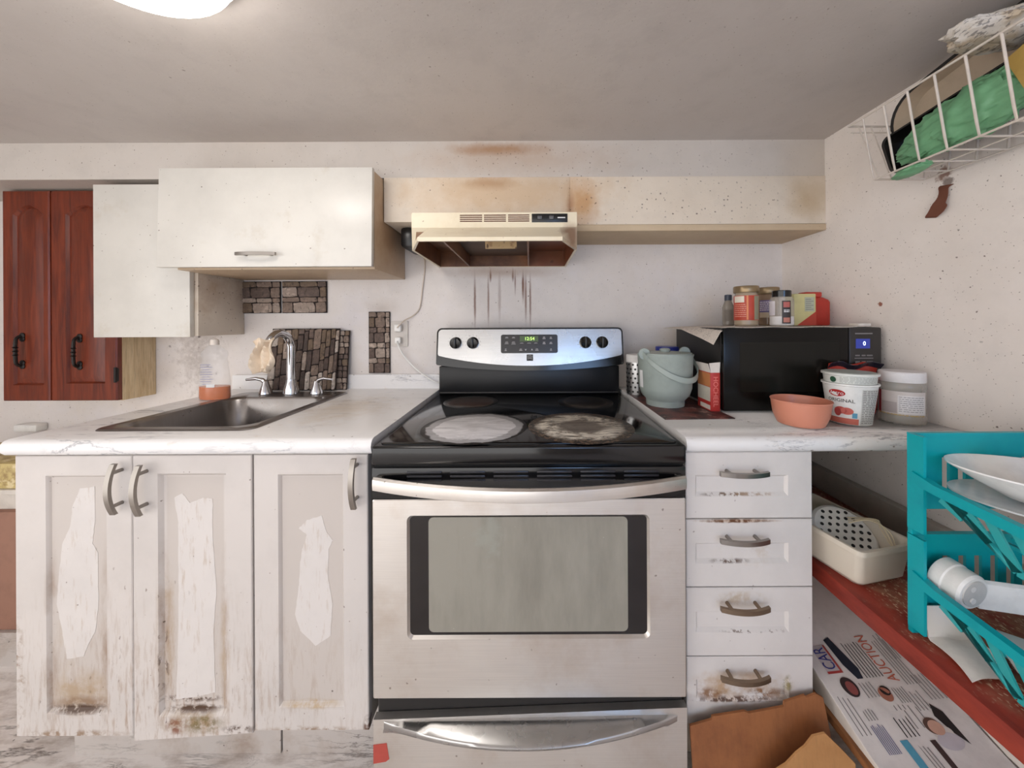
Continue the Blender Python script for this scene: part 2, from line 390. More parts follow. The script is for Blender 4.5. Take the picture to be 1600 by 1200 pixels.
class MB:
    """collects shapes in metres and links them as one mesh object"""
    def __init__(s): s.bm = bmesh.new()
    def _new(s, verts, faces, mi=0):
        vs = [s.bm.verts.new(v) for v in verts]
        for f in faces:
            try:
                fc = s.bm.faces.new([vs[i] for i in f]); fc.material_index = mi
            except ValueError: pass
        return vs
    def box(s, a, b, bev=0.0, mi=0, seg=2):
        (x0, y0, z0), (x1, y1, z1) = a, b
        v = s._new([(x0, y0, z0), (x1, y0, z0), (x1, y1, z0), (x0, y1, z0), (x0, y0, z1), (x1, y0, z1), (x1, y1, z1), (x0, y1, z1)],
                   [(3, 2, 1, 0), (4, 5, 6, 7), (0, 1, 5, 4), (1, 2, 6, 5), (2, 3, 7, 6), (3, 0, 4, 7)], mi)
        if bev:
            ed = set()
            for q in v: ed.update(q.link_edges)
            bmesh.ops.bevel(s.bm, geom=list(ed), offset=bev, segments=seg, affect='EDGES', profile=.5)
        return s
    def loft(s, loops, cap0=True, cap1=True, mi=0, closed=True):
        rows = [[s.bm.verts.new(p) for p in l] for l in loops]
        n = len(rows[0])
        for a, b in zip(rows, rows[1:]):
            for i in range(n if closed else n - 1):
                j = (i + 1) % n
                try: s.bm.faces.new((a[i], a[j], b[j], b[i])).material_index = mi
                except ValueError: pass
        if cap0:
            try: s.bm.faces.new(list(reversed(rows[0]))).material_index = mi
            except ValueError: pass
        if cap1:
            try: s.bm.faces.new(rows[-1]).material_index = mi
            except ValueError: pass
        return s
    def prism(s, poly, y0, y1, mi=0):          # polygon in XZ, extruded along Y
        return s.loft([[(x, y0, z) for x, z in poly], [(x, y1, z) for x, z in poly]], mi=mi)
    def slab(s, poly, z0, z1, mi=0):           # polygon in XY, extruded along Z
        return s.loft([[(x, y, z0) for x, y in poly], [(x, y, z1) for x, y in poly]], mi=mi)
    def lathe(s, prof, c, seg=40, cap0=True, cap1=True, mi=0, mat=None, sq=None):
        loops = []
        for r, z in prof:
            l = []
            for i in range(seg):
                a = 2 * math.pi * i / seg
                x, y = math.cos(a), math.sin(a)
                if sq:
                    k = (abs(x) ** sq + abs(y) ** sq) ** (1.0 / sq); x, y = x / k, y / k
                p = Vector((r * x, r * y, z))
                if mat is not None: p = mat @ p
                l.append(p + Vector(c))
            loops.append(l)
        return s.loft(loops, cap0, cap1, mi)
    def cyl(s, a, b, r, seg=20, mi=0, r2=None):
        a, b = Vector(a), Vector(b)
        q = (b - a).to_track_quat('Z', 'Y').to_matrix()
        return s.lathe([(r, 0), (r if r2 is None else r2, (b - a).length)], a, seg, mi=mi, mat=q)
    def tube(s, pts, r, seg=10, mi=0, closed=False):
        pts = [Vector(p) for p in pts]
        loops = []; n = len(pts); up = None
        for i, p in enumerate(pts):
            if closed: d = pts[(i + 1) % n] - pts[i - 1]
            else: d = pts[min(i + 1, n - 1)] - pts[max(i - 1, 0)]
            d.normalize()
            if up is None:
                up = Vector((0, 0, 1)) if abs(d.z) < .9 else Vector((1, 0, 0))
            sd = d.cross(up)
            if sd.length < 1e-4: sd = d.orthogonal()
            sd.normalize(); up = sd.cross(d).normalized()
            rr = r[i] if isinstance(r, (list, tuple)) else r
            loops.append([p + (sd * math.cos(t) + up * math.sin(t)) * rr for t in [2 * math.pi * k / seg for k in range(seg)]])
        if closed:
            loops.append(loops[0]); return s.loft(loops, False, False, mi)
        return s.loft(loops, True, True, mi)
    def grid(s, fn, nu, nv, mi=0):
        rows = [[s.bm.verts.new(fn(i / nu, j / nv)) for j in range(nv + 1)] for i in range(nu + 1)]
        for i in range(nu):
            for j in range(nv):
                s.bm.faces.new((rows[i][j], rows[i + 1][j], rows[i + 1][j + 1], rows[i][j + 1])).material_index = mi
        return s
    def xf(s, m):
        bmesh.ops.transform(s.bm, matrix=m, verts=s.bm.verts); return s
    def map(s, fn):
        for v in s.bm.verts: v.co = fn(v.co)
        return s
    def build(s, name, mat, parent=None, smooth=True, angle=35, merge=True, solid=0.0, sub=0):
        bm = s.bm
        if merge: bmesh.ops.remove_doubles(bm, verts=bm.verts, dist=1e-6)
        if solid:
            bmesh.ops.recalc_face_normals(bm, faces=bm.faces)
            geom = bmesh.ops.solidify(bm, geom=list(bm.faces), thickness=solid)
        bmesh.ops.recalc_face_normals(bm, faces=bm.faces)
        if smooth:
            for f in bm.faces: f.smooth = True
            for e in bm.edges:
                if len(e.link_faces) == 2 and e.calc_face_angle(0) > R(angle): e.smooth = False
        lo = Vector((min(v.co.x for v in bm.verts), min(v.co.y for v in bm.verts), min(v.co.z for v in bm.verts)))
        hi = Vector((max(v.co.x for v in bm.verts), max(v.co.y for v in bm.verts), max(v.co.z for v in bm.verts)))
        org = Vector(((lo.x + hi.x) / 2, (lo.y + hi.y) / 2, lo.z))
        for v in bm.verts: v.co -= org
        me = bpy.data.meshes.new(name)
        bm.to_mesh(me); bm.free()
        for m in (mat if isinstance(mat, (list, tuple)) else [mat]): me.materials.append(m)
        o = bpy.data.objects.new(name, me)
        COL.objects.link(o)
        ORG[o.name] = org
        if parent is not None:
            o.parent = parent; o.location = org - ORG[parent.name]
        else: o.location = org
        if sub:
            md = o.modifiers.new('subdivision', 'SUBSURF'); md.levels = sub; md.render_levels = sub
        return o

def rrect(x0, x1, y0, y1, r, n=6):
    pts = []
    for cx, cy, a0 in ((x1 - r, y1 - r, 0), (x0 + r, y1 - r, 90), (x0 + r, y0 + r, 180), (x1 - r, y0 + r, 270)):
        for k in range(n + 1):
            a = R(a0 + 90 * k / n)
            pts.append((cx + r * math.cos(a), cy + r * math.sin(a)))
    return pts

def text_mesh(body, size):
    cu = bpy.data.curves.new('lettering', 'FONT')
    cu.body = body; cu.size = size; cu.align_x = 'CENTER'; cu.align_y = 'CENTER'; cu.resolution_u = 3
    o = bpy.data.objects.new('lettering', cu); COL.objects.link(o)
    dg = bpy.context.evaluated_depsgraph_get()
    me = bpy.data.meshes.new_from_object(o.evaluated_get(dg))
    bpy.data.objects.remove(o); bpy.data.curves.remove(cu)
    return me
def text(body, size, at, right, up, mat, parent, name='lettering', fn=None, sx=1.0, bold=0.0):
    me = text_mesh(body, size)
    mb = MB(); mb.bm.from_mesh(me); bpy.data.meshes.remove(me)
    at, right, up = Vector(at), Vector(right).normalized(), Vector(up).normalized()
    if fn: mb.map(lambda c: fn(c.x * sx, c.y))
    else: mb.map(lambda c: at + right * (c.x * sx) + up * c.y)
    return mb.build(name, mat, parent, smooth=False, merge=False)
FX, FZ = (1, 0, 0), (0, 0, 1)

def bow(mb, c, length, axis, out, w, t, sag, posts, surf, n=12):
    """bowed bar handle: centre c, running along axis, standing off towards -Y"""
    loops = []
    for i in range(n + 1):
        u = i / n * 2 - 1
        y = c[1] + sag * u * u
        if axis == 'x': loops.append([(c[0] + u * length / 2, y + a, c[2] + b) for a, b in ((-t, -w), (t, -w), (t, w), (-t, w))])
        else: loops.append([(c[0] + b, y + a, c[2] + u * length / 2) for a, b in ((-t, -w), (t, -w), (t, w), (-t, w))])
    mb.loft(loops)
    for p in posts:
        q = (c[0] + p, c[2]) if axis == 'x' else (c[0], c[2] + p)
        mb.cyl((q[0], surf, q[1]), (q[0], c[1] + sag * .4, q[1]), .0045, 12)
    return mb

def panel_front(x0, x1, z0, z1, y, t, px0, px1, pz0, pz1, depth=.007, slope=.006, zl=None, zr=None):
    """door or drawer front with a recessed middle; y is the front face"""
    zl = z0 if zl is None else zl; zr = z0 if zr is None else zr
    mb = MB()
    e = .002
    def lp(a, b, c, d, yy): return [(a, yy, c), (b, yy, c), (b, yy, d), (a, yy, d)]
    outer = lambda yy, g: [(x0 + g, yy, zl + g), (x1 - g, yy, zr + g), (x1 - g, yy, z1 - g), (x0 + g, yy, z1 - g)]
    mb.loft([outer(y + t, 0), outer(y + e, 0), outer(y, e), lp(px0, px1, pz0, pz1, y),
             lp(px0 + slope, px1 - slope, pz0 + slope * 1.5, pz1 - slope, y + depth)], True, True)
    return mb

def structure(name, mb, mat, **k):
    o = mb.build(name, mat, None, **k); o['kind'] = 'structure'; return o

# ------------------------------------------------------------------ room shell
XR, YB, ZC, YS = 1.125, 1.57, 1.894, 1.34
structure('floor', MB().box((-2.7, -2.4, -.05), (XR + .1, YB + .1, 0)), M['floor'])
structure('ceiling', MB().box((-2.7, -2.4, ZC), (XR + .1, YB + .1, ZC + .05)), M['ceiling'])
structure('wall_back', MB().box((-2.7, YB, 0), (XR + .1, YB + .1, ZC)), M['wall_back'])
structure('wall_right', MB().box((XR, -2.4, 0), (XR + .1, YB, ZC)), M['wall_right'])
structure('wall_left', MB().box((-2.8, .1, 0), (-2.7, YB, ZC)), M['ceiling'])  # unseen wall added to limit ambient light from the left
rw = MB()
WX0, WX1, WZ0, WZ1, YR = .28, .98, .95, 1.74, -2.0
for a, b in (((.12, YR - .1, 0), (WX0, YR, ZC)), ((WX1, YR - .1, 0), (XR, YR, ZC)), ((WX0, YR - .1, 0), (WX1, YR, WZ0)), ((WX0, YR - .1, WZ1), (WX1, YR, ZC))):
    rw.box(a, b)
structure('wall_rear', rw, plain((196, 184, 170), .7, name='rear_wall_paint'))
win = structure('window_1', MB().box((WX0, YR - .06, WZ0), (WX1, YR - .05, WZ1)), plain((168, 206, 255), .5, emit=WINDOW_STRENGTH, name='daylight_pane'))
structure('wall_bulkhead', MB().box((-2.7, YS, 1.755), (XR, YB, ZC)), M['bulkhead'])
bx = MB().box((-.552, YS - .004, 1.586), (.155, YB, 1.755), .0015).box((.155, YS - .004, 1.573), (XR, YB, 1.755), .0015)
structure('trim_1', bx, M['boxing'])
structure('trim_2', MB().box((.168, YS - .006, 1.548), (XR, YB, 1.572), .0015), M['boxing_under'])
# long ledge board low on the right wall
structure('trim_3', MB().box((XR - .03, .2, .50), (XR, YB, .645), .004), plain((176, 168, 158), .6, name='grey_ledge_paint'))

# ------------------------------------------------------------------ ceiling lamp
LX, LY, LR = -.70, .585, .165
t = thing('ceiling_lamp', 'glowing white dome lamp fixed under the ceiling, top left', 'lamp', (LX, LY, ZC - .1))
prof = [(LR * math.sin(a), -.085 * math.cos(a)) for a in [R(q) for q in range(0, 91, 6)]]
prof[0] = (.0008, -.085)
MB().lathe(prof, (LX, LY, ZC - .018), 48, True, True).build('lamp_shade', plain((255, 250, 244), .4, emit=LAMP_STRENGTH, name='lit_opal_glass'), t)
MB().lathe([(LR + .006, 0), (LR + .006, .018)], (LX, LY, ZC - .018), 48).build('mounting_ring', M['white_plastic'], t)

# ------------------------------------------------------------------ left worktop, sink, tap
CZ = .915
def bullnose(mb, x0, x1, y0, y1):
    prof = [(y1, CZ), (y0 + .018, CZ), (y0 + .008, CZ - .003), (y0 + .002, CZ - .010), (y0, CZ - .020), (y0 + .003, CZ - .031), (y0 + .010, CZ - .038), (y0 + .02, CZ - .04), (y1, CZ - .04)]
    return mb.loft([[(x0, y, z) for y, z in prof], [(x1, y, z) for y, z in prof]])
t = thing('worktop', 'white marbled worktop holding the sink, left of the stove', 'worktop', (-.85, 1.2, CZ - .04))
mb = bullnose(MB(), -1.312, -.394, .868, .96)
for a, b in (((-1.312, .96, CZ - .04), (-1.17, 1.57, CZ)), ((-.765, .96, CZ - .04), (-.394, 1.57, CZ)), ((-1.17, 1.45, CZ - .04), (-.765, 1.57, CZ))):
    mb.box(a, b)
mb.build('counter_slab', M['marble'], t)
MB().prism(rrect(-1.312, -1.14, CZ, CZ + .062, .004, 2), 1.55, 1.5695).build('backsplash', M['marble'], t)
MB().prism(rrect(-.815, -.394, CZ, CZ + .062, .012, 4), 1.55, 1.5695).build('backsplash', M['marble'], t)

t = thing('sink', 'square stainless steel drop-in sink set in the left worktop', 'sink', (-.968, 1.2, CZ - .17))
ox0, ox1, oy0, oy1 = -1.186, -.75, .943, 1.467
loops = []
for x0, x1, y0, y1, r, z in ((ox0, ox1, oy0, oy1, .03, CZ + .0005), (ox0 + .003, ox1 - .003, oy0 + .003, oy1 - .003, .03, CZ + .004),
                             (-1.155, -.782, .975, 1.372, .055, CZ + .003), (-1.149, -.788, .981, 1.366, .055, CZ - .006),
                             (-1.14, -.797, .99, 1.357, .06, CZ - .15), (-1.11, -.827, 1.02, 1.327, .06, CZ - .168)):
    loops.append([(x, y, z) for x, y in rrect(x0, x1, y0, y1, r, 7)])
MB().loft(loops, False, True).build('basin', M['sink_steel'], t, angle=50)
MB().lathe([(.042, 0), (.042, .004), (.034, .004), (.03, .001)], (-.968, 1.19, CZ - .1675), 28).build('drain', M['chrome'], t)

FXc, FY = -.966, 1.422
t = thing('faucet', 'chrome two-handle faucet with tall curved spout behind the sink', 'faucet', (FXc, FY, CZ))
MB().lathe([(.028, 0), (.027, .018), (.019, .045), (.0165, .06)], (FXc, FY, CZ + .004), 28).build('spout_base', M['chrome'], t)
pts = [(FXc, FY, CZ + .05)]
for k in range(0, 9):
    pts.append((FXc + .002 * k / 8, FY, CZ + .06 + .135 * k / 8))
for k in range(1, 15):
    a = R(170 * k / 14)
    pts.append((FXc - .006 * (1 - math.cos(a)), FY - .055 * (1 - math.cos(a)), CZ + .195 + .055 * math.sin(a)))
MB().tube(pts, [.0165] * 9 + [.0165 - .004 * k / 14 for k in range(15)], 18).build('spout', M['chrome'], t)
for sx, x in ((-1, -1.078), (1, -.87)):
    h = MB().lathe([(.024, 0), (.023, .008), (.014, .034), (.010, .05), (.003, .056)], (x, FY + .012, CZ + .004), 24).build('handle_base', M['chrome'], t)
    MB().tube([(x, FY + .012, CZ + .045), (x + sx * .012, FY + .01, CZ + .06), (x + sx * .035, FY + .006, CZ + .066), (x + sx * .07, FY, CZ + .062)], [.009, .008, .007, .005], 12).build('lever', M['chrome'], t)

# cloth hung over the spout
def cloth_fn(u, v):
    a = (u - .5)
    x = -.985 + .042 * a * 2 * (1 - .25 * v) + .008 * math.sin(v * 7 + u * 4)
    y = 1.302 + .016 * math.cos(a * 3.0) + .010 * math.sin(u * 16 + v * 5) - .012 * v
    z = CZ + .232 - .118 * v + .010 * math.sin(u * 9) * (1 - v) - .02 * abs(a)
    return (x, y, z)
clothm = plain((226, 208, 186), .9, name='beige_cloth')
o = MB().grid(cloth_fn, 18, 18).build('cleaning_cloth', clothm, None, solid=.006)
_tag(o, 'crumpled beige cloth hanging on the faucet spout', 'cloth')

# dish soap
BX, BY = -1.205, 1.345
t = thing('dish_soap_bottle', 'clear plastic dish soap bottle, a little orange liquid left, beside sink', 'bottle', (BX, BY, CZ))
clear = plain((226, 226, 228), .08, alpha=.14, name='clear_plastic', var=0)
def oval(prof, w, d, c):
    return [[(c[0] + w * r * math.cos(2 * math.pi * i / 36) + s_, c[1] + d * r * math.sin(2 * math.pi * i / 36), c[2] + z) for i in range(36)] for r, z, s_ in prof]
MB().loft(oval([(.95, 0, 0), (1, .008, 0), (.98, .06, 0), (.86, .12, 0), (.76, .155, 0), (.84, .172, 0), (.78, .182, 0), (.45, .2, 0), (.24, .21, 0)], .058, .032, (BX, BY, CZ + .001)), True, False).build('bottle_body', clear, t)
MB().loft(oval([(.90, .002, 0), (.95, .009, 0), (.94, .05, 0)], .058, .032, (BX, BY, CZ + .001))).build('orange_liquid', plain((206, 104, 18), .2, name='orange_soap', var=0), t)
MB().lathe([(.014, .208), (.014, .222), (.012, .228), (.004, .232)], (BX, BY, CZ), 20).build('cap', plain((226, 216, 206), .5), t)
lb = MB()
for k in range(9):
    w_ = .026 if k % 3 else .018
    lb.box((BX - w_, BY - .0325, CZ + .062 + .009 * k), (BX + w_ * (.5 + .5 * random.random()), BY - .032, CZ + .0645 + .009 * k))
lb.build('label_print', plain((150, 150, 176), .5, name='faded_print'), t)
MB().box((BX - .003, BY - .0335, CZ + .051), (BX + .028, BY - .033, CZ + .063)).build('price_patch', M['print_white'], t)

# small white box on the wall, far left
o = MB().box((-2.25, 1.53, .737), (-2.15, 1.57, .768), .006).build('wall_box', M['white_plastic'])
_tag(o, 'small white plastic box on the wall beyond the left worktop end', 'box')

# ------------------------------------------------------------------ stone look tiles
def stone_mat(i, c):
    q = NT('printed_stone_%d' % i)
    col = q.blotch(lin(c), tuple(min(255, v * 1.3) for v in c), 40, .5, .66, .7, (1, 1, 1.8))
    col = q.blotch(col, tuple(v * .5 for v in c), 70, .54, .66, .8, (1.6, 1, .8))
    return q.out(col, .7)
STONE = [stone_mat(i, c) for i, c in enumerate(((120, 102, 90), (92, 76, 68), (150, 134, 122), (106, 88, 72), (172, 160, 150), (74, 60, 54)))]
MORTAR = plain((36, 28, 26), .9, name='dark_mortar')
def stone(mb, x0, x1, z0, z1, y, d, mi):
    w, h = x1 - x0, z1 - z0
    pts = []
    for (ax, az), (bx_, bz) in (((x0, z0), (x1, z0)), ((x1, z0), (x1, z1)), ((x1, z1), (x0, z1)), ((x0, z1), (x0, z0))):
        for k in range(3):
            u = k / 3 + (.07 if k == 0 else 0)
            pts.append((ax + (bx_ - ax) * u + random.uniform(-.0011, .0011), az + (bz - az) * u + random.uniform(-.0011, .0011)))
    cx, cz = (x0 + x1) / 2, (z0 + z1) / 2
    mb.loft([[(x, y, z) for x, z in pts], [(x, y - d * .7, z) for x, z in pts],
             [(cx + (x - cx) * .8 + random.uniform(-.001, .001), y - d * random.uniform(.85, 1.15), cz + (z - cz) * .86) for x, z in pts]], True, True, mi)
def tile(name, label, x0, x1, z0, z1, y, rows, lean=0.0, thick=.006, colw=None, rough=True):
    mb = MB()
    mb.box((x0, y, z0), (x1, y + thick, z1), 0, 0)
    g = .0021
    if colw is None:
        z = z1 - g; k = 0
        while z > z0 + .006:
            h = min(rows[k % len(rows)], z - z0)
            off = random.choice((.3, .5, .4)) if k % 2 else .0
            wd = (x1 - x0) / (2 if k % 2 else 2.5)
            x = x0 - off * wd
            while x < x1 - .004:
                a, b = max(x, x0) + g, min(x + wd, x1) - g
                if b - a > .004: stone(mb, a, b, z - h + g, z - g * .2, y, .004, 1 + random.randrange(4))
                x += wd
            z -= h; k += 1
    else:
        x = x0 + g
        while x < x1 - .008:
            w = min(random.uniform(*colw), x1 - x)
            z = z0 + g - random.uniform(0, .03)
            while z < z1 - .006:
                h = random.uniform(.045, .105)
                a, b = max(z, z0) + g, min(z + h, z1) - g
                if b - a > .006: stone(mb, x + g * .6, x + w - g * .6, a, b, y, .006, 1 + random.randrange(6))
                z += h
            x += w
    if lean: mb.map(lambda c: Vector((c.x, c.y + (c.z - z0) * lean, c.z)))
    o = mb.build(name, [MORTAR] + STONE, None, angle=25)
    return _tag(o, label, 'tile')
def grp(o, g): o['group'] = g; return o
tile('stone_tile', 'left half of brown brick-look tile pair under the white lift-up cabinet', -1.283, -1.107, 1.250, 1.391, 1.563, (.026, .046, .022, .046))
tile('stone_tile', 'right half of brown brick-look tile pair under the white lift-up cabinet', -1.099, -.902, 1.250, 1.391, 1.563, (.024, .045, .023, .048))
tile('stone_tile', 'narrow upright strip of brick-look tile beside the wall outlet', -.716, -.622, .982, 1.254, 1.563, (.024, .044, .024, .044))
tile('stone_tile', 'panel of vertical stacked stone pattern leaning behind the faucet', -1.128, -.832, CZ + .005, 1.181, 1.5, None, .17, .004, (.019, .034))
tile('stone_tile', 'brick-look tile edge showing behind the stacked stone panel right side', -.90, -.795, CZ + .001, 1.172, 1.524, (.022, .03, .02, .03), .12, .004)

# ------------------------------------------------------------------ wall outlet and cords
t = thing('wall_outlet', 'white wall outlet plate with plugs in, between tile strip and stove', 'outlet', (-.58, YB, 1.1))
MB().prism(rrect(-.617, -.543, 1.099, 1.213, .004, 3), YB - .006, YB).build('cover_plate', plain((204, 196, 188), .4), t)
MB().box((-.596, YB - .03, 1.165), (-.566, YB - .006, 1.198), .006).build('plug', M['white_plastic'], t)
MB().box((-.594, YB - .03, 1.112), (-.568, YB - .006, 1.142), .006).build('plug', M['white_plastic'], t)
def smoothpath(p, n=8):
    p = [Vector(q) for q in p]; out = []
    for i in range(len(p) - 1):
        a, b, c, d = p[max(i - 1, 0)], p[i], p[i + 1], p[min(i + 2, len(p) - 1)]
        for k in range(n):
            u = k / n
            out.append(.5 * ((2 * b) + (c - a) * u + (2 * a - 5 * b + 4 * c - d) * u * u + (3 * b - a - 3 * c + d) * u ** 3))
    return out + [p[-1]]
o = MB().tube(smoothpath([(-.58, 1.535, 1.182), (-.555, 1.545, 1.212), (-.52, 1.562, 1.235), (-.49, 1.564, 1.27), (-.478, 1.564, 1.35), (-.466, 1.564, 1.45), (-.468, 1.55, 1.52)]), .0028, 8).build('cable', plain((214, 200, 186), .6))
_tag(o, 'thin grey-white cord running up the wall from outlet to beside the hood', 'cord')
o = MB().tube(smoothpath([(-.58, 1.535, 1.125), (-.572, 1.545, 1.09), (-.54, 1.55, 1.04), (-.49, 1.54, .995), (-.43, 1.535, .955), (-.392, 1.545, .935)]), .0036, 8).build('cable', M['white_plastic'])
_tag(o, 'white cord sloping down from outlet to behind the stove', 'cord')
o = MB().box((-.515, 1.40, 1.505), (-.462, 1.565, 1.585), .012).build('power_adapter', M['black_plastic'])
_tag(o, 'black plastic box under the bulkhead between cabinet and range hood', 'adapter')

# ------------------------------------------------------------------ base cabinets
DF = .885
t = thing('sink_cabinet', 'white two-door sink cabinet with peeling dirty paint, far left', 'cabinet', (-1.0, 1.2, .02))
MB().box((-1.295, DF + .02, .166), (-1.279, 1.565, .874)).box((-.719, DF + .02, .166), (-.703, 1.565, .874)).box((-1.279, DF + .02, .166), (-.719, 1.565, .182)).box((-1.279, 1.555, .182), (-.719, 1.565, .874)).box((-1.279, DF + .02, .80), (-.719, DF + .036, .874)).build('carcass', M['cab_side'], t)
MB().box((-1.28, .985, 0), (-.703, 1.0, .166)).build('toe_kick', M['plinth'], t)
d = panel_front(-1.297, -1.003, .166, .872, DF, .018, -1.2197, -1.0668, .223, .822).build('door', M['cab_base'], t)
bow(MB(), (-1.027, .853, .796), .124, 'z', 0, .006, .004, .014, (-.041, .041), DF).build('handle', M['nickel'], d)
d = panel_front(-1.0015, -.702, .16, .872, DF, .018, -.938, -.766, .215, .826, .009, .007, .153, .171).build('door', M['cab_base'], t)
bow(MB(), (-.965, .853, .792), .124, 'z', 0, .006, .004, .014, (-.041, .041), DF).build('handle', M['nickel'], d)
def peel(pts, y, parent):
    P_ = [Vector(((x - 828) * y / 550, 0, 1.2 - (z - 3 - 505) * y / 550)) for x, z in pts]
    out = []
    for i, p in enumerate(P_):
        q = P_[(i + 1) % len(P_)]
        for k in range(6):
            w = p.lerp(q, k / 6)
            out.append((w.x + random.uniform(-.0009, .0009), w.z + random.uniform(-.0009, .0009)))
    return MB().prism(out, y - .0004, y + .0004).build('flaking_paint', M['peel'], parent, smooth=False)
doors = [o for o in bpy.data.objects if o.name.startswith('door') and o.parent == t]
peel([(124, 763), (147, 760), (147, 816), (143, 848), (151, 863), (152, 944), (147, 987), (139, 1000), (128, 1025), (102, 1029), (95, 985), (87, 944), (90, 901), (96, 850), (109, 820), (112, 790)], .8917, doors[0])
peel([(271, 778), (284, 771), (296, 786), (316, 778), (331, 780), (331, 837), (337, 927), (331, 987), (334, 1082), (310, 1088), (273, 1093), (277, 953), (277, 859), (277, 816)], .8937, doors[1])
t = thing('base_cabinet', 'narrow white single-door base cabinet between sink cabinet and stove', 'cabinet', (-.55, 1.2, .02))
MB().box((-.697, DF + .02, .176), (-.412, 1.565, .874)).build('carcass', M['cab_side'], t)
MB().box((-.697, .985, 0), (-.412, 1.0, .176)).build('toe_kick', M['plinth'], t)
d = panel_front(-.697, -.41, .178, .872, DF, .018, -.6356, -.4715, .237, .823).build('door', M['cab_base'], t)
peel([(465, 827), (478, 814), (501, 807), (508, 831), (518, 846), (512, 859), (510, 901), (518, 944), (514, 995), (491, 1010), (467, 987), (459, 961), (465, 918), (467, 884), (471, 859), (478, 837)], .8917, d)
bow(MB(), (-.436, .853, .806), .124, 'z', 0, .006, .004, .014, (-.041, .041), DF).build('handle', M['nickel'], d)

t = thing('drawer_cabinet', 'white four-drawer base cabinet right of the stove', 'cabinet', (.55, 1.2, .02))
MB().box((.392, DF + .02, .1), (.706, 1.565, .874)).build('carcass', M['cab_side'], t)
MB().box((.392, .985, 0), (.706, 1.0, .1)).build('toe_kick', M['cab_side'], t)
for z1, z0, pz1, pz0, hz, hm in ((.873, .7065, .8154, .762, .829, 'nickel'), (.704, .5345, .645, .5936, .664, 'nickel'), (.532, .3605, .4729, .42, .497, 'handle_dirty'), (.358, .19, .302, .248, .326, 'handle_dirty')):
    d = panel_front(.39, .708, z0, z1, DF, .018, .4135, .647, pz0, pz1, .007, .006).build('drawer', M['cab_drawer'], t)
    bow(MB(), (.526, .853, hz - .002), .12, 'x', 0, .0055, .004, .012, (-.034, .036), DF).build('handle', M[hm], d)

# ------------------------------------------------------------------ wall cabinets
t = thing('wall_cabinet', 'dark red oak wall cabinet with two raised-panel doors, far left', 'cabinet', (-1.9, 1.5, .893))
MB().box((-2.13, 1.44, .893), (-1.667, 1.568, 1.747)).build('carcass', [M['oakpaper']], t)
def oak_door(x0, x1, z0, z1, y, px0, px1, pz0, pz1):
    mb = MB(); e = .004
    def arch(a, b, c, d, yy, n=10):
        pts = [(a, yy, c), (b, yy, c)]
        for k in range(n + 1):
            u = k / n
            x = b + (a - b) * u
            z = d + .035 * math.sin(math.pi * u) - .0
            pts.append((x, yy, z))
        return pts
    def outer(g, yy, n=10):
        pts = [(x0 + g, yy, z0 + g), (x1 - g, yy, z0 + g)]
        for k in range(n + 1):
            pts.append((x1 - g + (x0 - x1 + 2 * g) * k / n, yy, z1 - g))
        return pts
    mb.loft([outer(0, y + .02), outer(0, y + e), outer(e, y), arch(px0, px1, pz0, pz1, y),
             arch(px0 + .006, px1 - .006, pz0 + .006, pz1 - .006, y + .009),
             arch(px0 + .028, px1 - .028, pz0 + .028, pz1 - .028, y + .001)], True, True)
    return mb
def iron_pull(x, z, y, parent):
    mb = MB()
    mb.tube(smoothpath([(x, y, z + .062), (x - .002, y - .012, z + .055), (x, y - .019, z + .04), (x, y - .02, z), (x, y - .019, z - .04), (x - .002, y - .012, z - .055), (x, y, z - .062)], 5), .0055, 8)
    for dz in (-.062, .062, -.048, .048):
        mb.lathe([(.003, -.006), (.011, -.004), (.011, .002), (.004, .005)], (x, y, z + dz), 12, mat=Matrix.Rotation(R(90), 3, 'X'))
    for dz in (-.015, 0, .015): mb.lathe([(.004, -.004), (.009, 0), (.004, .004)], (x, y - .02, z + dz), 12)
    return mb.build('pull', M['iron'], parent)
d = oak_door(-2.128, -1.940, .896, 1.745, 1.42, -2.085, -1.962, .96, 1.65).build('door', M['redwood'], t)
iron_pull(-2.048, 1.098, 1.42, d)
d = oak_door(-1.932, -1.669, .896, 1.745, 1.42, -1.872, -1.715, .965, 1.65).build('door', M['redwood'], t)
iron_pull(-1.817, 1.093, 1.42, d)
MB().cyl((-1.936, 1.434, .9), (-1.936, 1.434, 1.74), .008, 12).build('centre_stile', M['redwood'], t)
for z in (1.0, 1.62):
    MB().box((-1.673, 1.412, z - .027), (-1.663, 1.425, z + .027), .003).cyl((-1.668, 1.415, z - .03), (-1.668, 1.415, z + .03), .005, 10).build('hinge', M['iron'], t)

t = thing('wall_cabinet', 'narrow white flat-door wall cabinet between red cabinet and lift-up cabinet', 'cabinet', (-1.46, 1.45, 1.154))
MB().box((-1.646, 1.35, 1.157), (-1.272, 1.568, 1.728), .001).build('carcass', M['cab_side'], t)
MB().box((-1.649, 1.33, 1.154), (-1.285, 1.348, 1.732), .0015).build('door', M['cab_wall'], t)
t = thing('wall_cabinet', 'wide white lift-up wall cabinet with one bar handle, left of the hood', 'cabinet', (-.9, 1.4, 1.397))
MB().box((-1.262, 1.262, 1.397), (-.555, 1.568, 1.748), .001).build('carcass', M['cab_side_brown'], t)
mb = MB().box((-1.306, 1.241, 1.402), (-.553, 1.259, 1.753), .0015)
mb.map(lambda c: Vector((c.x, c.y - (1.753 - c.z) * .03, c.z)))
d = mb.build('door', M['cab_wall'], t)
bow(MB(), (-.945, 1.203, 1.444), .138, 'x', 0, .0055, .004, .01, (-.045, .045), 1.232).build('handle', M['nickel'], d)

